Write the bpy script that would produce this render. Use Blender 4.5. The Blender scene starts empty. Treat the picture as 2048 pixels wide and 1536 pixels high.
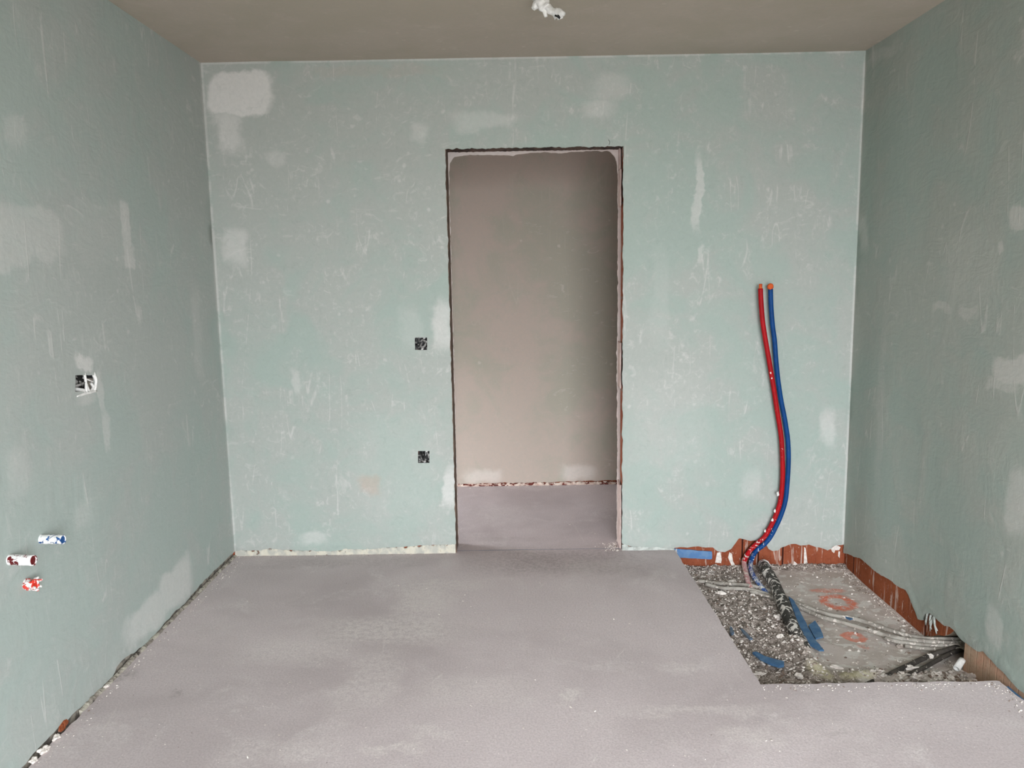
import bpy, bmesh, math, random
import numpy as np
from mathutils import Vector, Matrix, noise as mnoise
from mathutils.geometry import delaunay_2d_cdt

# ------------------------------------------------------------------ camera, light, exposure
F_PX, PITCH, YAW, ROLL = 1551.458, 0.140197, -0.005191, -0.016486
CAM = Vector((1.56906, 0.0, 1.51419))
D, W, H = 4.106, 3.357, 2.60          # back wall distance, room width, room height
YB = -1.1                             # wall behind the camera
HALL = 5.462                          # far wall of the corridor
TW = 0.16                             # thickness of the back wall

scene = bpy.context.scene
COL = scene.collection

def cam_axes():
    cp, sp, cy, sy = math.cos(PITCH), math.sin(PITCH), math.cos(YAW), math.sin(YAW)
    f = Vector((sy*cp, cy*cp, -sp)); r = Vector((cy, -sy, 0)); u = r.cross(f)
    cr, sr = math.cos(ROLL), math.sin(ROLL)
    return cr*r + sr*u, -sr*r + cr*u, f
AR, AU, AF = cam_axes()
cam_data = bpy.data.cameras.new('camera')
cam = bpy.data.objects.new('camera', cam_data); COL.objects.link(cam)
cam_data.sensor_width = 36; cam_data.lens = F_PX/2048*36; cam_data.clip_start = 0.02
m = Matrix.Identity(4)
for i in range(3):
    m[i][0], m[i][1], m[i][2], m[i][3] = AR[i], AU[i], -AF[i], CAM[i]
cam.matrix_world = m
scene.camera = cam

world = bpy.data.worlds.new('sky'); scene.world = world; world.use_nodes = True
wn = world.node_tree; wn.nodes.clear()
w_out = wn.nodes.new('ShaderNodeOutputWorld'); w_bg = wn.nodes.new('ShaderNodeBackground')
w_tc = wn.nodes.new('ShaderNodeTexCoord'); w_sep = wn.nodes.new('ShaderNodeSeparateXYZ'); w_ramp = wn.nodes.new('ShaderNodeValToRGB')
wn.links.new(w_tc.outputs['Generated'], w_sep.inputs[0])
w_map = wn.nodes.new('ShaderNodeMapRange'); w_map.inputs[1].default_value = -1; w_map.inputs[2].default_value = 1
wn.links.new(w_sep.outputs['Z'], w_map.inputs[0]); wn.links.new(w_map.outputs[0], w_ramp.inputs[0])
cr = w_ramp.color_ramp; cr.elements[0].position = 0.0; cr.elements[0].color = (0.25, 0.25, 0.25, 1)
cr.elements[1].position = 1.0; cr.elements[1].color = (0.9, 0.94, 1.0, 1)
e = cr.elements.new(0.47); e.color = (0.33, 0.335, 0.335, 1)
e = cr.elements.new(0.53); e.color = (0.95, 0.99, 1.05, 1)
wn.links.new(w_ramp.outputs[0], w_bg.inputs[0]); w_bg.inputs[1].default_value = 12.0
wn.links.new(w_bg.outputs[0], w_out.inputs[0])

def portal(name, loc, rot, sx, sy):
    l = bpy.data.lights.new(name, 'AREA'); l.shape = 'RECTANGLE'; l.size = sx; l.size_y = sy
    l.cycles.is_portal = True
    o = bpy.data.objects.new(name, l); COL.objects.link(o); o.location = loc; o.rotation_euler = rot
    return o
WX0, WX1, WZ1 = 1.4, 3.08, 2.42      # balcony opening behind the camera
portal('window_portal', ((WX0+WX1)/2, YB-0.02, WZ1/2), (math.radians(90), 0, 0), WX1-WX0, WZ1)
HX = -0.5                             # end of the corridor, open to daylight
HO0, HO1, HOZ = HALL-0.9, HALL-0.15, 1.0
portal('corridor_portal', (HX-0.02, (HO0+HO1)/2, HOZ/2), (0, math.radians(-90), 0), HOZ, HO1-HO0)

scene.view_settings.view_transform = 'Standard'
scene.view_settings.look = 'None'
scene.view_settings.gamma = 1.0
scene.view_settings.use_curve_mapping = False
scene.view_settings.exposure = 1.16

# ------------------------------------------------------------------ helpers
def ray(px, py):
    return AF + AR*((px-1024)/F_PX) + AU*((768-py)/F_PX)
def on(axis, val, px, py):            # point of the picture on a plane of the room
    d = ray(px, py); i = 'xyz'.index(axis)
    return CAM + d*((val-CAM[i])/d[i])
def srgb(r, g, b):
    return tuple(((c/255)/12.92 if c/255 <= 0.04045 else ((c/255+0.055)/1.055)**2.4) for c in (r, g, b)) + (1,)

def tag(o, label=None, cat=None, group=None, kind=None):
    if label: o['label'] = label
    if cat: o['category'] = cat
    if group: o['group'] = group
    if kind: o['kind'] = kind
    return o
def empty(name, loc, label, cat, group=None):
    o = bpy.data.objects.new(name, None); COL.objects.link(o); o.location = loc; o.empty_display_size = 0.05
    return tag(o, label, cat, group)
def link_bm(name, bm, mats, parent=None, smooth=False, recalc=True):
    if recalc: bmesh.ops.recalc_face_normals(bm, faces=bm.faces)
    me = bpy.data.meshes.new(name); bm.to_mesh(me); bm.free()
    for mt in (mats if isinstance(mats, (list, tuple)) else [mats]): me.materials.append(mt)
    if smooth: me.polygons.foreach_set('use_smooth', [True]*len(me.polygons))
    o = bpy.data.objects.new(name, me); COL.objects.link(o)
    if parent:
        o.parent = parent
        o.matrix_parent_inverse = Matrix.Translation(parent.location).inverted()
    return o
def nz(x, y, z=0.0): return mnoise.noise(Vector((x, y, z)))
def fbm(x, y, z=0.0, o=3):
    s = 0; a = 1.0
    for k in range(o):
        s += a*nz(x*2**k, y*2**k, z+k*7.3); a *= 0.5
    return s

# ---- polygon plates -------------------------------------------------
def inside(poly, P):
    x, y = P[:, 0], P[:, 1]; r = np.zeros(len(P), bool); n = len(poly)
    for i in range(n):
        x1, y1 = poly[i]; x2, y2 = poly[(i+1) % n]
        c = ((y1 > y) != (y2 > y))
        with np.errstate(divide='ignore', invalid='ignore'):
            r ^= c & (x < (x2-x1)*(y-y1)/((y2-y1) if y2 != y1 else 1e-12)+x1)
    return r
def ragged(pts, amp, step, seed=0.0, fq=14):
    """walk a polyline in small steps and push it about by noise"""
    out = []
    for (x1, y1), (x2, y2) in zip(pts[:-1], pts[1:]):
        L = math.hypot(x2-x1, y2-y1); n = max(1, int(L/step))
        nx, ny = -(y2-y1)/max(L, 1e-9), (x2-x1)/max(L, 1e-9)
        for k in range(n):
            t = k/n; x, y = x1+(x2-x1)*t, y1+(y2-y1)*t
            a = amp*(fbm(x*fq, y*fq, seed, 4))
            out.append((x+nx*a, y+ny*a))
    out.append(pts[-1])
    return out
def plate(name, outline, holes, mp, thick, mats, step=0.05, disp=None, extra=None, parent=None, smooth=True, side_mat=0):
    P = [tuple(p) for p in outline]; E = [(i, (i+1) % len(P)) for i in range(len(P))]
    for h in holes:
        b = len(P); P += [tuple(p) for p in h]; E += [(b+i, b+(i+1) % len(h)) for i in range(len(h))]
    allp = np.array(P)
    lo, hi = allp.min(0), allp.max(0)
    gx, gy = np.meshgrid(np.arange(lo[0]+step/2, hi[0], step), np.arange(lo[1]+step/2, hi[1], step))
    g = np.stack([gx.ravel(), gy.ravel()], 1)
    if extra:
        for (x0, y0, x1, y1, s) in extra:
            ex, ey = np.meshgrid(np.arange(x0+s/2, x1, s), np.arange(y0+s/2, y1, s))
            g = g[~((g[:, 0] > x0) & (g[:, 0] < x1) & (g[:, 1] > y0) & (g[:, 1] < y1))]
            g = np.concatenate([g, np.stack([ex.ravel(), ey.ravel()], 1)])
    rs = np.random.RandomState(3); g = g + rs.uniform(-0.2, 0.2, g.shape)*step*0.2
    k = inside(outline, g)
    for h in holes: k &= ~inside(h, g)
    g = g[k]
    V = [Vector(p) for p in P] + [Vector(p) for p in g]
    vs, es, fs, ov, oe, of = delaunay_2d_cdt(V, E, [], 0, 1e-7)
    A = np.array([(v.x, v.y) for v in vs]); T = np.array([f for f in fs])
    c = A[T].mean(1); k = inside(outline, c)
    for h in holes: k &= ~inside(h, c)
    T = T[k]
    bm = bmesh.new()
    front = [bm.verts.new(mp(x, y, disp(x, y) if disp else 0.0)) for x, y in A]
    back = [bm.verts.new(mp(x, y, -thick)) for x, y in A]
    cnt = {}
    for t in T:
        a, b, c_ = int(t[0]), int(t[1]), int(t[2])
        if len({a, b, c_}) < 3: continue
        try: bm.faces.new((front[a], front[b], front[c_]))
        except ValueError: continue
        for q, w in ((a, b), (b, c_), (c_, a)):
            if (w, q) in cnt: cnt[(w, q)] = 0
            else: cnt[(q, w)] = 1
    nb = len(bm.faces)
    for (q, w), v in list(cnt.items()):
        if v:
            f = bm.faces.new((front[w], front[q], back[q], back[w])); f.material_index = side_mat; f.smooth = False
            for ed in f.edges: ed.smooth = False
    for t in T:
        try: bm.faces.new((back[int(t[2])], back[int(t[1])], back[int(t[0])]))
        except ValueError: pass
    lone = [v for v in bm.verts if not v.link_faces]
    bmesh.ops.delete(bm, geom=lone, context='VERTS')
    bmesh.ops.recalc_face_normals(bm, faces=bm.faces)
    o = link_bm(name, bm, mats, parent, recalc=False)
    if smooth:
        me = o.data; sm = [abs(p.normal.dot(Vector(mp(0, 0, 1))-Vector(mp(0, 0, 0)))) > 0.6 for p in me.polygons]
        me.polygons.foreach_set('use_smooth', sm)
    return o

# ---- tubes, boxes, chips --------------------------------------------
def catmull(pts, n=6):
    P = [Vector(p) for p in pts]; P = [P[0]*2-P[1]] + P + [P[-1]*2-P[-2]]
    out = []
    for i in range(1, len(P)-2):
        a, b, c, d = P[i-1:i+3]
        for k in range(n):
            t = k/n
            out.append(0.5*((2*b)+(c-a)*t+(2*a-5*b+4*c-d)*t*t+(3*b-a-3*c+d)*t**3))
    out.append(P[-2]); return out
def add_tube(bm, pts, rad, seg=16, rough=0.0, seed=0.0, cap=True, inner=None, mi=0, flat=1.0):
    """rad: number or function of t. inner: wall thickness for an open end at the last point."""
    n = len(pts); rf = rad if callable(rad) else (lambda t: rad)
    tang = [(pts[min(i+1, n-1)]-pts[max(i-1, 0)]).normalized() for i in range(n)]
    up = Vector((0, 0, 1)) if abs(tang[0].z) < 0.9 else Vector((1, 0, 0))
    N = tang[0].cross(up).normalized(); rings = []
    for i in range(n):
        N = (N - tang[i]*N.dot(tang[i])).normalized(); B = tang[i].cross(N)
        r0 = rf(i/(n-1)); ring = []
        for k in range(seg):
            a = 2*math.pi*k/seg; d = N*math.cos(a)+B*math.sin(a)*flat
            q = pts[i]+d*r0
            if rough: q = pts[i]+d*(r0*(1+rough*fbm(q.x*60, q.y*60, q.z*60+seed, 2)))
            ring.append(bm.verts.new(q))
        rings.append((ring, N.copy(), B.copy(), r0))
    def bridge(a, b):
        for k in range(seg):
            f = bm.faces.new((a[k], a[(k+1) % seg], b[(k+1) % seg], b[k])); f.smooth = True; f.material_index = mi
    for i in range(n-1): bridge(rings[i][0], rings[i+1][0])
    if cap:
        f = bm.faces.new(rings[0][0][::-1]); f.material_index = mi
    ring, N, B, r0 = rings[-1]
    if inner:
        k0 = (r0-inner)/r0
        a = [bm.verts.new(pts[-1]+(v.co-pts[-1])*k0) for v in ring]; bridge(ring, a)
        depth = tang[-1]*min(0.05, (pts[-1]-pts[0]).length*0.9)
        b = [bm.verts.new(v.co-depth) for v in a]; bridge(a, b); bm.faces.new(b)
    elif cap:
        f = bm.faces.new(ring); f.material_index = mi
def add_box(bm, lo, hi, mi=0):
    vs = [bm.verts.new((x, y, z)) for x in (lo[0], hi[0]) for y in (lo[1], hi[1]) for z in (lo[2], hi[2])]
    for q in ((0,1,3,2),(4,6,7,5),(0,4,5,1),(2,3,7,6),(0,2,6,4),(1,5,7,3)):
        f = bm.faces.new([vs[i] for i in q]); f.material_index = mi
rnd = random.Random(11)
OCT = [(1,0,0),(-1,0,0),(0,1,0),(0,-1,0),(0,0,1),(0,0,-1)]
OF = [(0,2,4),(2,1,4),(1,3,4),(3,0,4),(2,0,5),(1,2,5),(3,1,5),(0,3,5)]
def add_chip(bm, c, s, flat=0.6, mi=0):
    ax = Vector((rnd.uniform(-1,1), rnd.uniform(-1,1), rnd.uniform(-1,1))).normalized()
    R = Matrix.Rotation(rnd.uniform(0, 6.28), 3, 'Z') @ Matrix.Rotation(rnd.uniform(-0.6, 0.6), 3, ax)
    sx, sy, sz = s*rnd.uniform(0.6, 1.5), s*rnd.uniform(0.5, 1.0), s*flat*rnd.uniform(0.6, 1.1)
    vs = []
    for v in OCT:
        q = Vector((v[0]*sx, v[1]*sy, v[2]*sz)) + Vector((rnd.uniform(-.35,.35)*sx, rnd.uniform(-.35,.35)*sy, rnd.uniform(-.3,.3)*sz))
        vs.append(bm.verts.new(Vector(c)+R@q))
    for f in OF: bm.faces.new([vs[i] for i in f]).material_index = mi
def chunk_bm(c, sx, sy, sz, seed, rot=0.0, rough=0.35, sub=3):
    bm = bmesh.new(); bmesh.ops.create_icosphere(bm, subdivisions=sub, radius=1.0)
    R = Matrix.Rotation(rot, 3, 'Z')
    for v in bm.verts:
        p = v.co.copy(); k = 1+rough*fbm(p.x*1.3+seed, p.y*1.3, p.z*1.3, 3)+0.1*round(3*nz(p.x*3, p.y*3, seed))
        p = Vector((p.x*sx, p.y*sy, p.z*sz))*k
        v.co = Vector(c)+R@p
    return bm

# ------------------------------------------------------------------ material toolkit
class NT:
    def __init__(s, name, rough=0.9, spec=0.25):
        s.m = bpy.data.materials.new(name); s.m.use_nodes = True; s.t = s.m.node_tree; s.t.nodes.clear()
        s.out = s.t.nodes.new('ShaderNodeOutputMaterial'); s.b = s.t.nodes.new('ShaderNodeBsdfPrincipled')
        s.t.links.new(s.b.outputs[0], s.out.inputs[0])
        s.b.inputs['Roughness'].default_value = rough; s.b.inputs['Specular IOR Level'].default_value = spec
        g = s.t.nodes.new('ShaderNodeNewGeometry'); s.pos = g.outputs['Position']
    def set(s, sock, v):
        if hasattr(v, 'is_output') or isinstance(v, bpy.types.NodeSocket): s.t.links.new(v, sock)
        else: sock.default_value = v
    def math(s, op, a, b=0.0, clamp=False):
        n = s.t.nodes.new('ShaderNodeMath'); n.operation = op; n.use_clamp = clamp
        s.set(n.inputs[0], a); s.set(n.inputs[1], b); return n.outputs[0]
    def vmath(s, op, a, b=(0,0,0)):
        n = s.t.nodes.new('ShaderNodeVectorMath'); n.operation = op
        s.set(n.inputs[0], a)
        if n.inputs[1].enabled or True: s.set(n.inputs[1], b)
        return n.outputs['Value'] if op in ('DOT_PRODUCT', 'LENGTH', 'DISTANCE') else n.outputs[0]
    def mul(s, v, sc): return s.vmath('MULTIPLY', v, tuple(sc))
    def noise(s, vec, scale, detail=4, rough=0.55, dist=0.0, color=False):
        n = s.t.nodes.new('ShaderNodeTexNoise'); s.set(n.inputs['Vector'], vec); n.inputs['Scale'].default_value = scale
        n.inputs['Detail'].default_value = detail; n.inputs['Roughness'].default_value = rough; n.inputs['Distortion'].default_value = dist
        return n.outputs['Color'] if color else n.outputs['Fac']
    def vor(s, vec, scale, feat='F1'):
        n = s.t.nodes.new('ShaderNodeTexVoronoi'); n.feature = feat; s.set(n.inputs['Vector'], vec); n.inputs['Scale'].default_value = scale
        return n.outputs['Distance']
    def ramp(s, f, a, b, lo=0.0, hi=1.0, smooth=True):
        n = s.t.nodes.new('ShaderNodeMapRange'); n.interpolation_type = 'SMOOTHSTEP' if smooth else 'LINEAR'
        if a > b: a, b, lo, hi = b, a, hi, lo
        s.set(n.inputs[0], f)
        for i, v in enumerate((a, b, lo, hi)): n.inputs[i+1].default_value = v
        return n.outputs[0]
    def mix(s, f, a, b):
        n = s.t.nodes.new('ShaderNodeMix'); n.data_type = 'RGBA'
        s.set(n.inputs[0], f); s.set(n.inputs[6], a); s.set(n.inputs[7], b); return n.outputs[2]
    def bump(s, h, dist=0.01, strength=1.0, prev=None):
        n = s.t.nodes.new('ShaderNodeBump'); n.inputs['Distance'].default_value = dist; n.inputs['Strength'].default_value = strength
        s.set(n.inputs['Height'], h)
        if prev: s.t.links.new(prev, n.inputs['Normal'])
        return n.outputs[0]
    def done(s, color, normal=None):
        s.set(s.b.inputs['Base Color'], color)
        if normal: s.t.links.new(normal, s.b.inputs['Normal'])
        return s.m
    def patch(s, vec, c, r, soft, amp):
        """a smear with a shape of its own, centre c, half size r, on a warped position"""
        q = s.vmath('SUBTRACT', vec, tuple(c)); q = s.mul(q, [1/k for k in r])
        q2 = s.vmath('MULTIPLY', q, q); d = s.vmath('DOT_PRODUCT', q2, q2)
        return s.ramp(s.math('POWER', d, 0.25), 1-soft*0.6, 1+soft*0.35, amp, 0.0)

BIG = 1e3
def wall_patches(nt, axis, val, items):
    """items are picture boxes x0,y0,x1,y1,soft,amp of smears on the wall plane"""
    warp = nt.vmath('ADD', nt.pos, nt.mul(nt.vmath('SUBTRACT', nt.noise(nt.pos, 5.0, 5, 0.6, color=True), (0.5, 0.5, 0.5)), (0.16, 0.16, 0.16)))
    acc = None
    for x0, y0, x1, y1, soft, amp in items:
        a, b = on(axis, val, x0, (y0+y1)/2), on(axis, val, x1, (y0+y1)/2)
        t, u = on(axis, val, (x0+x1)/2, y0), on(axis, val, (x0+x1)/2, y1)
        c = on(axis, val, (x0+x1)/2, (y0+y1)/2); r = [BIG]*3
        hor = 0 if axis == 'y' else 1
        r[hor] = abs(b[hor]-a[hor])/2; r[2] = abs(t.z-u.z)/2
        p = nt.patch(warp, c, r, soft, amp)
        acc = p if acc is None else nt.math('MAXIMUM', acc, p)
    return acc

def plaster(name, cA, cB, cLight, axis=None, val=0, items=None, edge=None, vscale=1.0, stain=None, relief=0.4, lines=1.0, mott=1.0):
    nt = NT(name, 0.88, 0.3); P = nt.pos
    big = nt.noise(P, 1.1, 4, 0.55, 0.4); mid = nt.noise(P, 4.5, 5, 0.6, 0.8); fine = nt.noise(P, 55, 5, 0.7)
    st = nt.noise(nt.mul(P, (1, 1, 0.22)), 16, 5, 0.62, 1.6)      # trowel drags, mostly upright
    st2 = nt.noise(nt.mul(P, (0.45, 0.45, 1)), 13, 4, 0.6, 2.2)
    f = nt.math('ADD', nt.math('MULTIPLY', big, 0.6), nt.math('MULTIPLY', mid, 0.4))
    col = nt.mix(nt.ramp(f, 0.42, 0.58), cA, cB)
    col = nt.mix(nt.math('MULTIPLY', nt.ramp(st, 0.57, 0.68), nt.math('MULTIPLY', nt.ramp(mid, 0.48, 0.62), 0.38*mott)), col, cLight)
    col = nt.mix(nt.math('MULTIPLY', nt.ramp(st2, 0.6, 0.7), nt.math('MULTIPLY', nt.ramp(big, 0.5, 0.6), 0.25)), col, cLight)
    rid = nt.math('ABSOLUTE', nt.math('SUBTRACT', nt.noise(nt.mul(P, (1.2, 1.2, 0.16)), 4.0, 2, 0.4, 0.5), 0.5))
    thin = nt.math('MULTIPLY', nt.ramp(rid, 0.008, 0.0), nt.ramp(mid, 0.5, 0.6))
    blo = nt.noise(P, 24, 6, 0.72, 1.2)
    col = nt.mix(nt.math('MULTIPLY', thin, 0.4*lines), col, cLight)
    dots = nt.ramp(nt.vor(nt.vmath('ADD', P, nt.mul(nt.noise(P, 30, 2, color=True), (.02, .02, .02))), 9.0), 0.13, 0.05, 0, 0.35)
    col = nt.mix(nt.math('MULTIPLY', dots, nt.ramp(big, 0.5, 0.58)), col, cLight)
    if items:
        m = wall_patches(nt, axis, val, items)
        m = nt.math('MULTIPLY', m, nt.ramp(mid, 0.1, 0.5, 0.8, 1.0))
        col = nt.mix(m, col, cLight)
    if stain:
        col = nt.mix(wall_patches(nt, axis, val, stain), col, srgb(196, 160, 140))
    if edge is not None:
        sep = nt.t.nodes.new('ShaderNodeSeparateXYZ'); nt.set(sep.inputs[0], P)
        e = None
        for ax, v, wd in edge:
            k = nt.ramp(nt.math('ABSOLUTE', nt.math('SUBTRACT', sep.outputs[ax], v)), wd*0.6, wd, 0.4, 0.0)
            e = k if e is None else nt.math('MAXIMUM', e, k)
        col = nt.mix(nt.math('MULTIPLY', e, nt.ramp(mid, 0.35, 0.5)), col, cLight)
    col = nt.mix(nt.ramp(fine, 0.3, 0.75, 0, 0.16), col, srgb(150, 158, 152))
    col = nt.mix(nt.math('MULTIPLY', nt.ramp(blo, 0.53, 0.66), nt.ramp(mid, 0.42, 0.62, 0.06*mott, 0.3*mott)), col, cLight)
    col = nt.mix(nt.ramp(blo, 0.45, 0.32, 0, 0.13*mott), col, srgb(120, 134, 126))
    h = nt.math('ADD', nt.math('MULTIPLY', st, 0.22), nt.math('ADD', nt.math('MULTIPLY', mid, 0.9), nt.math('MULTIPLY', st2, 0.4)))
    h = nt.math('ADD', h, nt.math('ADD', nt.math('MULTIPLY', fine, 0.05), nt.math('MULTIPLY', blo, 0.18))); h = nt.math('ADD', h, nt.math('MULTIPLY', thin, 0.12*lines))
    return nt.done(col, nt.bump(h, 0.012, relief))

GA, GB, GL = srgb(168, 181, 173), srgb(176, 180, 174), srgb(222, 219, 215)
m_back = plaster('plaster_green_back', GA, GB, GL, 'y', D, [
    (414, 142, 548, 228, 0.25, 0.9), (440, 215, 492, 312, 0.8, 0.6), (536, 296, 572, 330, 0.9, 0.3), (450, 455, 492, 528, 0.8, 0.5),
    (868, 600, 912, 705, 0.7, 0.6), (885, 930, 915, 1010, 0.7, 0.7), (1388, 310, 1404, 460, 0.5, 0.5), (1396, 490, 1408, 530, 0.6, 0.4),
    (795, 612, 850, 690, 0.9, 0.2), (590, 735, 606, 790, 0.9, 0.35), (905, 225, 1030, 262, 0.9, 0.35), (1165, 195, 1235, 235, 0.9, 0.35),
    (1185, 150, 1260, 200, 0.9, 0.25), (826, 250, 860, 285, 0.9, 0.35), (1640, 820, 1672, 900, 0.9, 0.45), (1300, 500, 1340, 700, 0.9, 0.12),
    (600, 1065, 660, 1092, 0.9, 0.4), (1480, 930, 1520, 1000, 0.9, 0.2), (700, 820, 900, 1060, 0.9, 0.12), (1250, 740, 1420, 960, 0.9, 0.12)],
    edge=[(0, 0.0, 0.014), (0, W, 0.014), (2, H, 0.012)],
    stain=[(720, 955, 762, 990, 0.9, 0.35), (600, 128, 900, 150, 0.9, 0.12)])
m_left = plaster('plaster_green_left_shaded', srgb(166, 177, 171), srgb(171, 176, 171), srgb(212, 210, 206), 'x', 0, [  # same plaster as the back wall, side-wall shade painted into its colour
    (-40, 415, 140, 535, 0.3, 0.3), (140, 400, 262, 532, 0.3, 0.10), (240, 408, 260, 500, 0.3, 0.5), (248, 490, 270, 536, 0.4, 0.5),
    (148, 712, 190, 748, 0.6, 0.75), (150, 778, 200, 815, 0.7, 0.3), (202, 740, 214, 830, 0.6, 0.4), (206, 820, 222, 900, 0.6, 0.4),
    (250, 1190, 345, 1268, 0.5, 0.6), (315, 1130, 385, 1215, 0.5, 0.6), (18, 235, 60, 300, 0.9, 0.25), (0, 880, 60, 1000, 0.9, 0.2),
    (150, 1000, 190, 1060, 0.9, 0.2), (386, 560, 404, 760, 0.9, 0.2)],
    edge=[(1, D, 0.02)], mott=0.55)
m_right = plaster('plaster_green_right_shaded', srgb(153, 165, 156), srgb(160, 165, 156), srgb(206, 203, 197), 'x', W, [  # back wall plaster again, colour darkened to stand for the weaker light here
    (1985, 700, 2060, 770, 0.35, 0.55), (1975, 750, 2040, 790, 0.5, 0.35), (2022, 418, 2060, 462, 0.6, 0.5), (1990, 480, 2008, 502, 0.7, 0.45),
    (1860, 612, 1905, 632, 0.7, 0.35), (1915, 620, 1955, 640, 0.7, 0.3), (2005, 940, 2070, 1080, 0.6, 0.45), (1974, 1210, 2010, 1300, 0.6, 0.4),
    (1718, 430, 1736, 510, 0.9, 0.35), (1730, 90, 1800, 120, 0.9, 0.25), (1755, 640, 1770, 1000, 0.9, 0.15), (1880, 450, 1985, 620, 0.9, 0.15)],
    edge=[(1, D, 0.015)], mott=0.5)
m_ceil = plaster('plaster_ceiling', srgb(179, 168, 152), srgb(184, 172, 158), srgb(216, 206, 194), relief=0.2, lines=0.3, mott=0.3)
m_hall = plaster('plaster_corridor', srgb(186, 171, 159), srgb(173, 167, 152), srgb(228, 220, 212), 'y', HALL, [
    (1120, 930, 1190, 962, 0.9, 0.5), (930, 940, 1000, 965, 0.9, 0.4), (905, 640, 970, 760, 0.9, 0.0)], relief=0.15, lines=0.2, mott=0.2)
m_hall2 = plaster('plaster_corridor_edge', srgb(205, 190, 184), srgb(212, 200, 194), srgb(230, 222, 216))

def mk_floor():
    nt = NT('screed', 0.8, 0.3); P = nt.pos
    big = nt.noise(P, 0.9, 4, 0.6, 0.5); mid = nt.noise(P, 3.4, 6, 0.65, 0.9); fine = nt.noise(P, 140, 3, 0.7); f2 = nt.noise(P, 42, 4, 0.7)
    col = nt.mix(nt.ramp(big, 0.35, 0.65), srgb(197, 185, 185), srgb(219, 207, 207))
    dust = nt.math('MULTIPLY', nt.ramp(mid, 0.5, 0.7), nt.ramp(f2, 0.3, 0.65))
    col = nt.mix(nt.math('MULTIPLY', dust, 0.8), col, srgb(226, 217, 215))
    rot = nt.t.nodes.new('ShaderNodeMapping'); nt.set(rot.inputs[0], P); rot.inputs['Rotation'].default_value = (0, 0, math.radians(-62))
    sc = nt.noise(nt.mul(rot.outputs[0], (0.07, 1, 1)), 34, 3, 0.6, 0.5)
    col = nt.mix(nt.math('MULTIPLY', nt.ramp(sc, 0.66, 0.74), nt.math('MULTIPLY', nt.ramp(mid, 0.44, 0.56), 0.8)), col, srgb(232, 224, 220))
    rot2 = nt.t.nodes.new('ShaderNodeMapping'); nt.set(rot2.inputs[0], P); rot2.inputs['Rotation'].default_value = (0, 0, math.radians(-8))
    sc2 = nt.noise(nt.mul(rot2.outputs[0], (1, 0.06, 1)), 30, 3, 0.6, 0.5)
    col = nt.mix(nt.math('MULTIPLY', nt.ramp(sc2, 0.66, 0.74), 0.5), col, srgb(222, 212, 208))
    # dusty streaks trodden into the screed
    warp = nt.vmath('ADD', P, nt.mul(nt.vmath('SUBTRACT', nt.noise(P, 7, 5, 0.7, color=True), (.5, .5, .5)), (0.22, 0.22, 0)))
    acc = None
    for px, py, rx, ry, a in [(770, 1260, 150, 28, .5), (850, 1200, 60, 30, .55), (600, 1300, 120, 25, .3), (740, 1360, 60, 60, .35), (1135, 1390, 22, 18, .6),
                              (900, 1170, 90, 12, .4), (860, 1470, 60, 16, .4), (790, 1500, 60, 12, .5), (1180, 1130, 60, 10, .3), (1000, 1030, 60, 20, .25),
                              (1400, 1420, 150, 14, .35), (1500, 1470, 70, 20, .35), (950, 1380, 120, 30, .25), (560, 1500, 120, 30, .25), (1380, 1330, 50, 8, .3)]:
        c = on('z', 0, px, py); r = [abs(on('z', 0, px+rx, py).x-c.x), abs(on('z', 0, px, py-ry).y-c.y), BIG]
        k = nt.patch(warp, c, r, 0.95, a); acc = k if acc is None else nt.math('MAXIMUM', acc, k)
    col = nt.mix(nt.math('MULTIPLY', acc, nt.ramp(f2, 0.35, 0.6, 0.3, 1.5)), col, srgb(232, 223, 219))
    acc = None  # dirt patches; those by the doorway also have threshold shade painted in
    for px, py, rx, ry, a in [(245, 1345, 40, 14, .7), (1130, 1122, 190, 26, .55), (700, 1125, 200, 10, .3), (1300, 1130, 40, 20, .3), (352, 1385, 14, 5, .6), (960, 1130, 60, 10, .25), (1690, 1470, 60, 6, .3), (1000, 1080, 110, 4, .2)]:
        c = on('z', 0, px, py); r = [abs(on('z', 0, px+rx, py).x-c.x), abs(on('z', 0, px, py-ry).y-c.y), BIG]
        k = nt.patch(warp, c, r, 0.95, a); acc = k if acc is None else nt.math('MAXIMUM', acc, k)
    col = nt.mix(nt.math('MULTIPLY', acc, nt.ramp(f2, 0.4, 0.62, 0.15, 0.7)), col, srgb(118, 108, 104))
    spec = nt.ramp(nt.vor(P, 26), 0.075, 0.03, 0, 1)
    col = nt.mix(nt.math('MULTIPLY', spec, nt.ramp(nt.noise(P, 5, 2), 0.5, 0.56)), col, srgb(236, 228, 222))
    dk = nt.ramp(nt.vor(nt.vmath('ADD', P, (3.3, 1.7, 0)), 11), 0.035, 0.015, 0, 0.8)
    col = nt.mix(nt.math('MULTIPLY', dk, nt.ramp(nt.noise(P, 3, 2), 0.52, 0.56)), col, srgb(70, 62, 60))
    col = nt.mix(nt.ramp(fine, 0.35, 0.7, 0, 0.35), col, srgb(146, 134, 134))
    h = nt.math('ADD', nt.math('MULTIPLY', fine, 0.12), nt.math('MULTIPLY', f2, 0.3))
    return nt.done(col, nt.bump(h, 0.006, 0.5))
m_floor = mk_floor()

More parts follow.
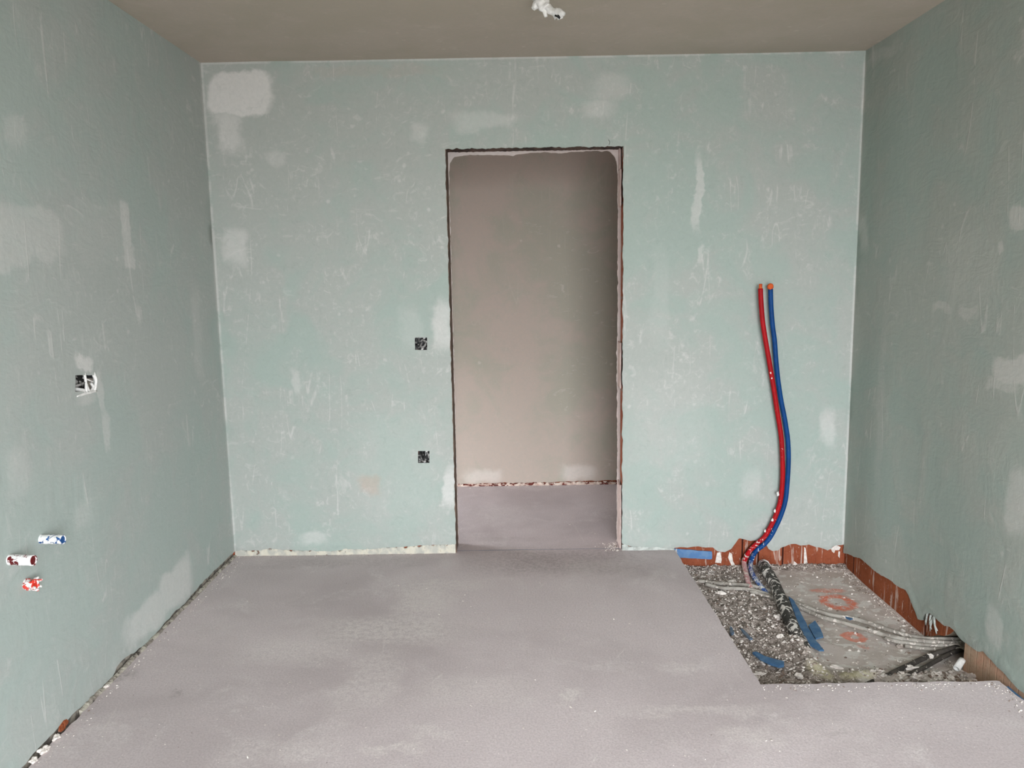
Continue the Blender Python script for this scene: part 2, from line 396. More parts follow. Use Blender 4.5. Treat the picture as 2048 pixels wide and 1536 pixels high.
def mk_brick(name, along, joints, c1, c2, splash=0.65):
    nt = NT(name, 0.9, 0.2); P = nt.pos
    sep = nt.t.nodes.new('ShaderNodeSeparateXYZ'); nt.set(sep.inputs[0], P); u = sep.outputs[along]; z = sep.outputs[2]
    n = nt.noise(P, 9, 5, 0.6); fine = nt.noise(P, 90, 4, 0.7)
    col = nt.mix(nt.ramp(n, 0.35, 0.65), c1, c2)
    col = nt.mix(nt.ramp(fine, 0.5, 0.75, 0, 0.5), col, srgb(120, 60, 38))
    gro = nt.ramp(nt.math('ABSOLUTE', nt.math('SUBTRACT', nt.math('FRACT', nt.math('DIVIDE', u, 0.042)), 0.5)), 0.08, 0.0)
    jm = None
    for j in joints:
        k = nt.ramp(nt.math('ABSOLUTE', nt.math('SUBTRACT', u, j)), 0.006, 0.0025)
        jm = k if jm is None else nt.math('MAXIMUM', jm, k)
    # horizontal bed joint every 25 cm
    bed = nt.ramp(nt.math('ABSOLUTE', nt.math('SUBTRACT', nt.math('FRACT', nt.math('DIVIDE', nt.math('ADD', z, 0.12), 0.25)), 0.5)), 0.46, 0.49)
    drip = nt.noise(nt.mul(P, (1, 1, 0.16)), 34, 4, 0.6, 0.7)
    col = nt.mix(nt.ramp(drip, 0.57, 0.64, 0, splash), col, srgb(205, 188, 176))
    fl = nt.noise(P, 70, 3, 0.6, 1.5)
    col = nt.mix(nt.math('MULTIPLY', nt.ramp(fl, 0.64, 0.68, 0, splash), nt.ramp(n, 0.42, 0.6)), col, srgb(214, 200, 188))
    if jm is not None: col = nt.mix(jm, col, srgb(58, 26, 18))
    col = nt.mix(nt.math('MULTIPLY', bed, 0.5), col, srgb(120, 112, 104))
    h = nt.math('SUBTRACT', nt.math('MULTIPLY', fine, 0.15), nt.math('MULTIPLY', gro, 0.4))
    if jm is not None: h = nt.math('SUBTRACT', h, jm)
    return nt.done(col, nt.bump(h, 0.004, 0.8))
bj = [on('y', D+.015, px, 1110).x for px in (1484, 1516, 1565)]
m_brick = mk_brick('clay_block_back', 0, bj, srgb(152, 84, 58), srgb(134, 68, 44))
rj = [on('x', W+.015, px, py).y for px, py in ((1708, 1130), (1852, 1255))]
m_brick_r = mk_brick('clay_block_right', 1, rj, srgb(146, 80, 50), srgb(130, 68, 38), 0.55)
m_brick_pale = mk_brick('clay_block_dusty', 1, [], srgb(186, 142, 118), srgb(172, 146, 122), 0.15)

def simple(name, c, c2=None, scale=30, rough=0.7, spec=0.3, bump=0.3, bscale=60, dist=0.002, metal=0):
    nt = NT(name, rough, spec); P = nt.pos
    col = nt.mix(nt.ramp(nt.noise(P, scale, 4, 0.6), 0.4, 0.62), c, c2 or c)
    nt.b.inputs['Metallic'].default_value = metal
    return nt.done(col, nt.bump(nt.noise(P, bscale, 4, 0.6), dist, bump))
m_chip = simple('plaster_crumb', srgb(238, 230, 222), srgb(214, 205, 197), 60, 0.9)
m_chip2 = simple('mortar_crumb', srgb(188, 177, 168), srgb(164, 152, 143), 60, 0.9)
m_chip3 = simple('clay_crumb', srgb(138, 118, 104), srgb(108, 94, 85), 60, 0.9)
m_white = simple('plaster_splash', srgb(236, 234, 230), srgb(214, 212, 208), 40, 0.8, bump=0.6)
m_foam = simple('foam_blue', srgb(66, 104, 142), srgb(88, 120, 150), 24, 0.65)
m_foam_d = simple('foam_blue_dusty', srgb(92, 112, 134), srgb(112, 122, 134), 24, 0.8)
m_cream = simple('foam_cream', srgb(226, 218, 196), srgb(206, 200, 182), 18, 0.9, bump=0.8, bscale=30, dist=0.004)
m_black = simple('socket_black', srgb(22, 22, 22), srgb(38, 37, 36), 60, 0.5)
m_wire_grey = simple('wire_grey', srgb(150, 148, 145), srgb(100, 98, 96), 60, 0.6)
m_orange = simple('cap_orange', srgb(214, 92, 36), srgb(190, 74, 30), 60, 0.6)
m_dark = simple('void_dark', srgb(44, 38, 34), srgb(30, 26, 24), 20, 0.95)
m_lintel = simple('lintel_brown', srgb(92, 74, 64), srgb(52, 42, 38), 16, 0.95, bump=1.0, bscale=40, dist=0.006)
m_metal = simple('frame_paint', srgb(90, 92, 94), None, 30, 0.5)

def splashed(name, base, base2, sp, thr, scale=45, stretch=1.0, z_hi=None, z_lo=None, rough=0.42, spec=0.5, tip=None):
    """coloured plastic with plaster splashes; the splashes get denser between z_hi and z_lo"""
    nt = NT(name, rough, spec); P = nt.pos
    col = nt.mix(nt.ramp(nt.noise(P, 20, 3), 0.4, 0.6), base, base2)
    n = nt.noise(nt.mul(P, (1, 1, stretch)), scale, 4, 0.6, 1.0)
    if z_hi is not None:
        sep = nt.t.nodes.new('ShaderNodeSeparateXYZ'); nt.set(sep.inputs[0], P)
        n = nt.math('ADD', n, nt.ramp(sep.outputs[2], z_lo, z_hi, 0.13, 0.0))
    if tip is not None:
        sep = nt.t.nodes.new('ShaderNodeSeparateXYZ'); nt.set(sep.inputs[0], P)
        n = nt.math('ADD', n, nt.ramp(sep.outputs[0], tip-0.008, tip+0.012, 0.06, -0.12))
    mk = nt.ramp(n, thr, thr+0.025)
    col = nt.mix(mk, col, sp)
    return nt.done(col, nt.bump(mk, 0.0012, 0.8))
m_red = splashed('conduit_red', srgb(172, 4, 18), srgb(158, 4, 16), srgb(232, 214, 210), 0.70, 55, 1, 0.32, 0.02, rough=0.55, spec=0.25)
m_blue = splashed('conduit_blue', srgb(0, 66, 128), srgb(0, 60, 118), srgb(214, 222, 232), 0.715, 55, 1, 0.26, -0.02, rough=0.55, spec=0.25)
m_redpale = splashed('conduit_red_dusty', srgb(206, 160, 160), srgb(190, 120, 118), srgb(226, 216, 206), 0.5, 40)
m_bluelow = splashed('conduit_blue_splashed', srgb(40, 84, 158), srgb(60, 98, 160), srgb(222, 220, 216), 0.5, 70)
m_insul = splashed('pipe_insulation', srgb(62, 60, 56), srgb(84, 80, 76), srgb(216, 210, 202), 0.535, 30, rough=0.8, spec=0.2)
m_grey = splashed('cable_grey', srgb(176, 170, 161), srgb(146, 139, 130), srgb(220, 211, 202), 0.57, 40, rough=0.8, spec=0.2)
m_darkc = splashed('cable_dark', srgb(86, 80, 74), srgb(64, 60, 56), srgb(190, 182, 172), 0.62, 40, rough=0.8, spec=0.2)
m_sl_blue = splashed('sleeve_blue', srgb(8, 76, 140), srgb(12, 84, 150), srgb(238, 238, 236), 0.50, 50, rough=0.5, tip=0.08)
m_sl_red = splashed('sleeve_red', srgb(120, 14, 20), srgb(96, 10, 16), srgb(240, 238, 236), 0.46, 45, rough=0.5, tip=0.115)
m_sl_knob = splashed('sleeve_crumpled', srgb(224, 60, 44), srgb(206, 70, 60), srgb(240, 232, 230), 0.49, 60, rough=0.5)
m_in_blue = simple('sleeve_inside_blue', srgb(4, 66, 126), srgb(8, 74, 134), 40, 0.4)
m_in_red = simple('sleeve_inside_red', srgb(110, 6, 12), srgb(90, 6, 10), 40, 0.4)
m_in_orange = simple('sleeve_inside_orange', srgb(226, 62, 34), srgb(200, 40, 26), 40, 0.4)
m_boxed = splashed('socket_box_splashed', srgb(24, 24, 25), srgb(44, 43, 42), srgb(190, 188, 184), 0.57, 34, rough=0.6)
m_rub = splashed('base_rubble', srgb(212, 206, 190), srgb(186, 184, 174), srgb(120, 92, 78), 0.64, 22, rough=0.9)
m_rub_l = splashed('edge_crumble', srgb(178, 172, 158), srgb(132, 124, 114), srgb(66, 58, 52), 0.6, 40, rough=0.95)
m_rub_h = splashed('base_rubble_corridor', srgb(214, 196, 182), srgb(190, 160, 146), srgb(98, 40, 30), 0.53, 20, 2.0, rough=0.9)

# ------------------------------------------------------------------ structure
PIT_Z = -0.112
def wob(a, s, seed=0.0):
    return lambda x, y: a*fbm(x*s, y*s, seed, 3)

# floor of the room, a screed slab with a cut-out in the far right corner
pA, pB, pC = on('z', 0, 1347, 1095), on('z', 0, 1521, 1369), on('z', 0, 2006, 1362)
left_edge = ragged([(0.012, YB), (0.012, 2.2)], 0.0, 1.0)[:-1] + ragged([(0.012, 2.2), (0.012, D-0.004)], 0.009, 0.012, 2.0)
back_edge = ragged([(0.012, D-0.004), (1.222, D-0.006)], 0.003, 0.03, 1.0)
floor_outline = (left_edge + back_edge[1:] + [(1.222, D+0.028), (2.142, D+0.028), (2.142, D-0.002), (pA.x, D-0.002)]
    + ragged([(pA.x, D-0.002), (pB.x, pB.y)], 0.005, 0.015, 5.0)[1:]
    + ragged([(pB.x, pB.y), (3.335, pC.y)], 0.006, 0.012, 9.0)[1:]
    + ragged([(3.335, pC.y), (3.338, 1.9)], 0.006, 0.015, 4.0)[1:] + [(3.345, YB)])
m_slab = simple('screed_edge', srgb(120, 112, 106), srgb(96, 88, 82), 40, 0.95)
floor = plate('floor', floor_outline, [], lambda u, v, w: (u, v, w), 0.12, [m_floor, m_slab], 0.08, wob(0.0012, 3), side_mat=1)
tag(floor, 'grey pink screed floor slab of the room with a cut out corner', 'floor', kind='structure')
hf = [(HX-.1, D+TW-.01), (1.222, D+TW-.01), (1.222, D+0.033), (2.142, D+0.033), (2.142, D+TW-.01), (3.0, D+TW-.01), (3.0, HALL-.005), (HX-.1, HALL-.005)]
floor2 = plate('floor', hf, [], lambda u, v, w: (u, v, w), 0.12, [m_floor, m_slab], 0.08, wob(0.0012, 3), side_mat=1)
tag(floor2, 'pinkish screed floor of the corridor beyond the doorway', 'floor', kind='structure')
bm = bmesh.new(); add_box(bm, (1.225, D+0.0282, -0.1), (2.14, D+0.0328, -0.0002))
tag(link_bm('expansion_strip', bm, m_foam), 'thin blue foam strip sunk in the floor joint of the doorway', 'foam strip')

# bed of the pit
def seg_d(x, y, a, b):
    ax, ay, bx, by = a[0], a[1], b[0], b[1]; L2 = (bx-ax)**2+(by-ay)**2
    t = max(0, min(1, ((x-ax)*(bx-ax)+(y-ay)*(by-ay))/L2)); return math.hypot(x-ax-t*(bx-ax), y-ay-t*(by-ay)), t
ZP = PIT_Z+0.02
mA, mB = on('z', ZP, 1596, 1282), on('z', ZP, 1652, 1385)
nA, nB = on('z', ZP, 1700, 1352), on('z', ZP, 1745, 1350)
pipe_a, pipe_b = on('z', ZP, 1535, 1145), on('z', ZP, 1610, 1300)
def rubbly(x, y):
    """1 where the bed is loose rubble, 0 where the smooth slab shows"""
    t = (pipe_a.y-y)/(pipe_a.y-pipe_b.y); xp = pipe_a.x+(pipe_b.x-pipe_a.x)*t
    k = max(0, min(1, (xp+0.02-x)/0.06+0.5))
    k2 = max(0, min(1, (3.02-y)/0.12))*max(0, min(1, 1-(3.1-x)/2.0))
    e = max(0, min(1, 1-(D-y)/0.07))
    e2 = max(0, min(1, 1-(y-pB.y)/0.16))
    return max(k, k2*0.8, e, e2)
def bed_h(x, y):
    r = rubbly(x, y)
    h = 0.004*fbm(x*3, y*3, 1.0, 2) + r*(0.010*fbm(x*22, y*22, 3.0, 3) + 0.006*abs(fbm(x*60, y*60, 5.0, 2)) + 0.012)
    d, t = seg_d(x, y, mA, mB); h += 0.040*math.exp(-(d/0.055)**2)*(1+0.3*nz(x*20, y*20))
    d, t = seg_d(x, y, nA, nB); h += 0.022*math.exp(-(d/0.05)**2)
    d = math.hypot((x-3.12)/0.2, (y-2.80)/0.10); h += 0.028*math.exp(-d*d)*(1+0.5*fbm(x*30, y*30, 2, 2))
    if x < pA.x+0.1 + 0: h += 0.018*math.exp(-((x-pA.x)/0.06)**2)
    return PIT_Z+h
bm = bmesh.new(); NX, NY = 130, 190; x0, x1, y0, y1 = pA.x-0.05, W+0.17, pB.y-0.06, D+0.03
g = [[bm.verts.new((x0+(x1-x0)*i/NX, y0+(y1-y0)*j/NY, bed_h(x0+(x1-x0)*i/NX, y0+(y1-y0)*j/NY))) for j in range(NY+1)] for i in range(NX+1)]
gb = [[None]*(NY+1) for _ in range(NX+1)]
for i in range(NX):
    for j in range(NY): bm.faces.new((g[i][j], g[i+1][j], g[i+1][j+1], g[i][j+1])).smooth = True
lo = [bm.verts.new((a, b, PIT_Z-0.06)) for a, b in ((x0, y0), (x1, y0), (x1, y1), (x0, y1))]; bm.faces.new(lo)
bm.faces.new([g[i][0] for i in range(NX+1)]+[lo[1], lo[0]]); bm.faces.new([g[i][NY] for i in range(NX, -1, -1)]+[lo[3], lo[2]])
bm.faces.new([g[NX][j] for j in range(NY+1)]+[lo[2], lo[1]]); bm.faces.new([g[0][j] for j in range(NY, -1, -1)]+[lo[0], lo[3]])
def mk_bed():
    nt = NT('pit_bed', 0.95, 0.15); P = nt.pos
    n = nt.noise(P, 6, 5, 0.6, 0.5); f = nt.noise(P, 120, 4, 0.7); g_ = nt.noise(P, 38, 5, 0.7, 0.6)
    sep = nt.t.nodes.new('ShaderNodeSeparateXYZ'); nt.set(sep.inputs[0], P)
    col = nt.mix(nt.ramp(n, 0.4, 0.62), srgb(188, 176, 167), srgb(206, 194, 187))
    # rubble side of the pipe
    k = (pipe_b.x-pipe_a.x)/(pipe_b.y-pipe_a.y)
    xp = nt.math('ADD', pipe_a.x-k*pipe_a.y, nt.math('MULTIPLY', sep.outputs[1], k))
    rub = nt.ramp(nt.math('SUBTRACT', sep.outputs[0], xp), 0.05, -0.05)
    rub = nt.math('MAXIMUM', rub, nt.ramp(nt.math('ADD', sep.outputs[1], nt.math('MULTIPLY', nt.math('SUBTRACT', n, 0.5), 0.5)), 2.92, 2.84))
    rub = nt.math('MAXIMUM', rub, nt.ramp(sep.outputs[1], D-0.09, D-0.03))
    rc = nt.mix(nt.ramp(g_, 0.36, 0.6), srgb(104, 94, 86), srgb(172, 160, 152))
    rc = nt.mix(nt.ramp(nt.vor(P, 75), 0.30, 0.16, 0, 0.75), rc, srgb(214, 202, 194))
    rc = nt.mix(nt.ramp(f, 0.55, 0.66, 0, 0.7), rc, srgb(90, 80, 72))
    col = nt.mix(rub, col, rc)
    warp = nt.vmath('ADD', P, nt.mul(nt.vmath('SUBTRACT', nt.noise(P, 26, 4, 0.6, color=True), (.5, .5, .5)), (0.05, 0.05, 0)))
    # pale laitance patches
    pl = nt.noise(nt.mul(P, (1, 1.5, 1)), 17, 3, 0.5, 0.6)
    col = nt.mix(nt.math('MULTIPLY', nt.ramp(pl, 0.54, 0.58, 0, 0.9), nt.math('SUBTRACT', 1.0, rub)), col, srgb(218, 212, 205))
    # yellowish old mortar
    for px, py, rx, ry, a in [(1642, 1352, 22, 16, .65), (1715, 1352, 36, 9, .6)]:
        c = on('z', ZP, px, py); r = [abs(on('z', ZP, px+rx, py).x-c.x), abs(on('z', ZP, px, py-ry).y-c.y), BIG]
        col = nt.mix(nt.patch(warp, c, r, 0.9, a), col, srgb(214, 206, 168))
    # orange spray marks
    zz = PIT_Z+0.002
    def ell(px, py, rx, ry):
        c = on('z', zz, px, py); r = [1/abs(on('z', zz, px+rx, py).x-c.x), 1/abs(on('z', zz, px, py-ry).y-c.y), 0]
        return nt.vmath('LENGTH', nt.mul(nt.vmath('SUBTRACT', warp, tuple(c)), r))
    o1 = nt.ramp(nt.math('ABSOLUTE', nt.math('SUBTRACT', ell(1676, 1204, 27, 12), 1.0)), 0.5, 0.12)
    o2 = nt.ramp(ell(1655, 1181, 40, 5), 1.1, 0.7)
    o3 = nt.ramp(nt.math('ABSOLUTE', nt.math('SUBTRACT', ell(1708, 1272, 22, 9), 0.75)), 0.5, 0.2)
    o4 = nt.ramp(ell(1728, 1292, 14, 5), 1.1, 0.6, 0, .4)
    o = nt.math('MAXIMUM', nt.math('MAXIMUM', o1, nt.math('MULTIPLY', o2, .6)), nt.math('MAXIMUM', nt.math('MULTIPLY', o3, .85), o4))
    col = nt.mix(nt.math('MULTIPLY', o, nt.ramp(g_, 0.34, 0.55, 0.25, 0.9)), col, srgb(226, 122, 92))
    h = nt.math('ADD', nt.math('MULTIPLY', f, 0.3), nt.math('MULTIPLY', nt.math('MULTIPLY', g_, rub), 0.8))
    return nt.done(col, nt.bump(h, 0.008, 0.7))
tag(link_bm('floor_base', bm, mk_bed()), 'rough concrete bed of the open pit, sprayed with orange marks', 'concrete bed', kind='structure')

# plaster bottom edges, read off the picture on the wall planes
bl = [(469, 1103), (480, 1100), (500, 1101), (520, 1100), (540, 1096), (560, 1099), (600, 1101), (640, 1102), (660, 1103), (700, 1098), (730, 1099),
      (770, 1095), (800, 1094), (840, 1091), (870, 1090), (909, 1088)]
br = [(1245, 1087), (1262, 1092), (1290, 1094), (1320, 1095), (1347, 1096), (1360, 1094), (1375, 1095), (1387, 1092), (1395, 1092), (1410, 1095), (1425, 1095),
      (1435, 1102), (1450, 1104), (1462, 1098), (1470, 1088), (1478, 1077), (1490, 1079), (1500, 1082), (1512, 1081), (1525, 1084), (1532, 1088), (1537, 1098),
      (1545, 1102), (1556, 1101), (1562, 1095), (1572, 1091), (1580, 1088), (1592, 1088), (1600, 1091), (1610, 1091), (1618, 1089), (1630, 1093), (1640, 1095),
      (1655, 1101), (1662, 1098), (1665, 1093), (1672, 1090), (1683, 1089)]
uv = lambda L: [(p.x, p.z) for p in (on('y', D, *q) for q in L)]
PX = 0.012                                           # plaster thickness
bl_e = ragged([(-0.0, uv(bl)[0][1])]+uv(bl)[1:-1]+[(1.2245, uv(bl)[-1][1])], 0.004, 0.008, 1.0)
br_e = ragged([(2.139, uv(br)[0][1])]+uv(br)[1:-1]+[(W, uv(br)[-1][1])], 0.0035, 0.006, 2.0)
back_out = (bl_e + ragged([bl_e[-1], (1.2245, 2.157)], 0.004, 0.008, 3.0, 25)[1:] + ragged([(1.2245, 2.157), (2.139, 2.157)], 0.005, 0.005, 4.0, 40)[1:]
            + ragged([(2.139, 2.157), br_e[0]], 0.006, 0.012, 5.0)[1:] + br_e[1:] + [(W, H+.02), (0.0, H+.02)])
def sq(axis, val, x0, y0, x1, y1, amp=0.002, sd=1.0):
    i = 0 if axis == 'y' else 1
    c = [on(axis, val, a, b) for a, b in ((x0, y0), (x1, y0), (x1, y1), (x0, y1))]
    c = [(p[i], p.z) for p in c]; return ragged(c+[c[0]], amp, 0.008, sd)[:-1]
hole1, hole2 = sq('y', D, 830, 675, 854, 700, .002, 2.), sq('y', D, 836, 902, 859, 926, .002, 4.)
def lip(x, z, base):
    """crumbled plaster ridge just above a torn edge"""
    k = math.exp(-((z-base-0.022)/0.02)**2)
    return k*0.007*(0.5+abs(fbm(x*30, z*45, 3, 3)))
def d_back(x, z):
    a = 0.0022*fbm(x*2.2, z*2.2, 0, 2)
    if z < 0.12: a += lip(x, z, np.interp(x, [p[0] for p in bl_e+br_e], [p[1] for p in bl_e+br_e]))
    return a
def box(name, lo, hi, mt, parent=None):
    bm = bmesh.new(); add_box(bm, lo, hi); return link_bm(name, bm, mt, parent)

core_out = [(-0.15, -0.2), (1.226, -0.2), (1.226, 2.170), (2.146, 2.170), (2.146, -0.2), (W+0.15, -0.2), (W+0.15, H+.02), (-0.15, H+.02)]
wb = plate('wall_back', core_out, [hole1, hole2], lambda u, v, w: (u, D+PX-w, v), TW-2*PX, [m_brick, m_brick], 0.2, None)
tag(wb, 'green plastered back wall of hollow clay block with a bare doorway', 'wall', kind='structure')
plate('plaster_layer', back_out, [hole1, hole2], lambda u, v, w: (u, D-w, v), PX, [m_back], 0.05, d_back, [(0, -.05, W, 0.1, 0.011)], parent=wb)
# corridor side plaster of the same wall, its ragged edge standing into the opening
hin = (ragged([(1.2285, 0.0), (1.2295, 2.06), (1.238, 2.105), (1.262, 2.136), (1.34, 2.147), (1.50, 2.143), (1.56, 2.139), (1.66, 2.152), (1.74, 2.155), (1.82, 2.146),
               (1.90, 2.155), (2.00, 2.157), (2.085, 2.152), (2.105, 2.134), (2.122, 2.10), (2.127, 2.05), (2.131, 1.4), (2.126, 1.0), (2.130, 0.5), (2.128, 0.0)], 0.005, 0.006, 7.0, 34))
hall_out = [(-1.2, 0.0)] + hin + [(3.0, 0.0), (3.0, H), (-1.2, H)]
plate('plaster_layer', hall_out, [], lambda u, v, w: (u, D+TW-PX+w, v), PX, [m_hall2], 0.2, None, parent=wb)
m_reveal = simple('reveal_mortar', srgb(128, 108, 94), srgb(84, 68, 58), 12, 0.95, bump=0.8)
# lintel soffit and remains of mortar on the reveals
bm = bmesh.new()
L = [(1.222, D+0.004, 2.172), (2.148, D+0.004, 2.172)]
NXs = 90; rows = []
for j in range(10):
    y = D+0.003+(TW-2*PX+0.006)*j/9
    rows.append([bm.verts.new((1.224+0.924*i/NXs, y, 2.166-0.004*j/9-0.006*abs(fbm(i*.35, j*.6, 2, 3)))) for i in range(NXs+1)])
top = [[bm.verts.new((v.co.x, v.co.y, 2.176)) for v in r] for r in (rows[0], rows[-1])]
for j in range(9):
    for i in range(NXs): bm.faces.new((rows[j][i], rows[j][i+1], rows[j+1][i+1], rows[j+1][i])).smooth = True
for r, t in ((rows[0], top[0]), (rows[-1], top[1])):
    for i in range(NXs): bm.faces.new((r[i], t[i], t[i+1], r[i+1]))
link_bm('lintel_soffit', bm, m_lintel, wb, recalc=False)
m_pink = simple('reveal_plaster', srgb(206, 186, 178), srgb(190, 168, 160), 20, 0.9, bump=0.8)
for (za, zb, ya, yb, sd) in ((1.86, 2.05, 0.07, 0.146, 1.), (0.90, 1.14, 0.05, 0.146, 2.), (0.0, 0.36, 0.03, 0.146, 3.), (2.05, 2.165, 0.10, 0.146, 4.)):
    out = ragged([(D+ya, za), (D+yb, za), (D+yb, zb), (D+ya, zb), (D+ya, za)], 0.014, 0.01, sd)[:-1]
    plate('reveal_plaster', out, [], lambda u, v, w: (2.146-0.008-w, u, v), -0.008+0.0005, [m_pink], 0.02, None, parent=wb)
plate('reveal_plaster', ragged([(D+.004, 0.0), (D+.146, 0.0), (D+.146, 2.16), (D+.004, 2.16), (D+.004, 0.0)], 0.002, 0.03, 9.)[:-1], [], lambda u, v, w: (1.226+w, u, v), 0.003, [m_reveal], 0.03, lambda u, v: 0.001+0.0008*fbm(u*40, v*40), parent=wb)
# reddish splashed right reveal keeps the block material of the wall

# left wall
m_leftcore = simple('old_mortar', srgb(150, 142, 130), srgb(96, 90, 84), 30, 0.95, bump=1.0)
left_e = [(469, 1103), (445, 1126), (418, 1152), (395, 1176), (370, 1206), (350, 1222), (322, 1254), (300, 1278), (280, 1296), (262, 1308), (246, 1318), (234, 1334), (226, 1352), (214, 1366),
          (196, 1383), (170, 1406), (150, 1424), (132, 1441), (122, 1446), (108, 1462), (92, 1480), (76, 1494), (62, 1510), (50, 1528), (30, 1546)]
le = [(p.y, p.z) for p in (on('x', 0, *q) for q in left_e)]
le = ragged([(D, le[0][1])]+le[1:]+[(1.9, 0.006)], 0.006, 0.01, 6.0) + [(YB, 0.004)]
lh = sq('x', 0, 151, 750, 193, 783, .002, 3.)
lh = [(y, z) for y, z in lh]
def d_left(y, z):
    a = 0.0025*fbm(y*2.0, z*2.0, 5, 2)
    if z < 0.1 and y > 1.8: a += 0.5*lip(y, z, np.interp(-y, [-p[0] for p in le], [p[1] for p in le]))
    return a
wl = plate('wall_left', [(YB, -0.2), (D+PX, -0.2), (D+PX, H+.02), (YB, H+.02)], [lh], lambda u, v, w: (w-PX, u, v), 0.13, [m_leftcore], 0.4, None)
tag(wl, 'green plastered left wall with socket opening and pipe stubs', 'wall', kind='structure')
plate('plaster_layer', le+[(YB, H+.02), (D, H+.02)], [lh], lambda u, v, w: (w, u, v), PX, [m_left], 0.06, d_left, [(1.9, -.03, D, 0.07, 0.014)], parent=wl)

# right wall
right_e = [(1688, 1107), (1693, 1107), (1706, 1112), (1720, 1117), (1735, 1129), (1754, 1145), (1777, 1159), (1797, 1174), (1811, 1180), (1817, 1190), (1825, 1213), (1835, 1238), (1843, 1239),
           (1850, 1228), (1858, 1224), (1868, 1233), (1880, 1243), (1889, 1252), (1900, 1256), (1910, 1263), (1920, 1275), (1929, 1283), (1945, 1296), (1956, 1303), (1966, 1303), (1972, 1309), (1993, 1332), (2014, 1355),
           (2035, 1378), (2048, 1387), (2080, 1415)]
re_ = [(p.y, p.z) for p in (on('x', W, *q) for q in right_e)]
re_ = ragged([(D, re_[0][1])]+re_[1:]+[(1.8, 0.008)], 0.006, 0.007, 8.0) + [(YB, 0.004)]
def d_right(y, z):
    a = 0.0025*fbm(y*2.0, z*2.0, 9, 2)
    if z < 0.12 and y > 2.0: a += 0.5*lip(y, z, np.interp(-y, [-p[0] for p in re_], [p[1] for p in re_]))
    return a
yr0, yr1 = on('x', W+PX, 1931, 1300).y, on('x', W+PX, 1846, 1275).y     # niche in the block wall where the cables enter
m_niche = simple('niche_mortar', srgb(150, 138, 118), srgb(120, 108, 92), 14, 0.95, bump=0.8)
core_r = [(YB, -0.2), (yr0, -0.2), (yr0, 0.075), (yr0+0.03, 0.07)] + [(p.y, p.z) for p in (on('x', W+PX, *q) for q in ((1908, 1262), (1900, 1268), (1888, 1272), (1876, 1270), (1862, 1273), (1852, 1271), (1847, 1276)))] + [(yr1, -0.2), (D+PX, -0.2), (D+PX, H+.02), (YB, H+.02)]
wr = plate('wall_right', core_r, [], lambda u, v, w: (W+PX-w, u, v), 0.14, [m_brick_r, m_niche], 0.4, None, side_mat=1)
tag(wr, 'green plastered right wall, its foot chipped back to red clay block', 'wall', kind='structure')
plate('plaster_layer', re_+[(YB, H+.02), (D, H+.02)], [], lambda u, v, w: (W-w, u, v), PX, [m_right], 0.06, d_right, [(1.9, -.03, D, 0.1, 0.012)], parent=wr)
plate('block_facing', ragged([(yr0, -0.12), (yr0, 0.05), (2.2, 0.05), (2.2, -0.12), (yr0, -0.12)], 0.0015, 0.02)[:-1], [], lambda u, v, w: (W+PX-0.001-w, u, v), -0.004, [m_brick_pale], 0.05, None, parent=wr)
box('niche_back', (W+0.145, yr0-0.05, -0.2), (W+0.16, yr1+0.05, 0.15), m_niche, wr)

# ceiling, corridor, wall behind the camera
cl = plate('ceiling', [(-0.15, YB), (W+0.15, YB), (W+0.15, D+0.1), (-0.15, D+0.1)], [], lambda u, v, w: (u, v, H-w), 0.12, [m_ceil], 0.12, wob(0.002, 1.6, 4))
tag(cl, 'warm grey plastered ceiling of the room', 'ceiling', kind='structure')
o = box('ceiling', (HX-.1, D+0.1, H), (3.1, HALL+.1, H+0.12), m_ceil); tag(o, 'plastered ceiling of the corridor, out of sight above the doorway', 'ceiling', kind='structure')
hall_edge = ragged([(-1.2, 0.022), (1.10, 0.022), (1.2, 0.014), (1.35, 0.022), (1.55, 0.02), (1.9, 0.024), (2.1, 0.028), (3.1, 0.026)], 0.006, 0.01, 3.0)
o = plate('wall_corridor', hall_edge+[(3.1, H), (-1.2, H)], [], lambda u, v, w: (u, HALL-w, v), 0.1, [m_hall], 0.12, wob(0.003, 1.8, 2))
tag(o, 'far wall of the corridor, bare pinkish beige plaster', 'wall', kind='structure')
box('wall_foot', (-1.2, HALL+.012, -.1), (3.1, HALL+.1, 0.06), m_brick, o)
o = box('wall_corridor_end', (3.0, D+TW, -.1), (3.1, HALL+.1, H), m_hall2); tag(o, 'right end wall of the corridor, hidden beside the doorway', 'wall', kind='structure')
o = box('wall_corridor_side', (HX-.1, D+TW-.2, -.1), (-0.15, D+TW-PX-.001, H), m_hall2); tag(o, 'left part of the corridor near wall, hidden', 'wall', kind='structure')
bm = bmesh.new(); add_box(bm, (HX-.1, D+TW-.02, HOZ), (HX, HALL+.01, H)); add_box(bm, (HX-.1, D+TW-.02, -.1), (HX, HO0, HOZ)); add_box(bm, (HX-.1, HO1, -.1), (HX, HALL+.01, HOZ))
tag(link_bm('wall_corridor_left', bm, m_hall2), 'left end wall of the corridor with the opening that lights it', 'wall', kind='structure')
bm = bmesh.new()
add_box(bm, (-0.15, YB-.15, -.12), (WX0, YB, H)); add_box(bm, (WX1, YB-.15, -.12), (W+.15, YB, H)); add_box(bm, (WX0, YB-.15, WZ1), (WX1, YB, H)); add_box(bm, (WX0, YB-.15, -.12), (WX1, YB, 0.0))
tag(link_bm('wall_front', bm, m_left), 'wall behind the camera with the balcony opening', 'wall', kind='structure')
bm = bmesh.new()
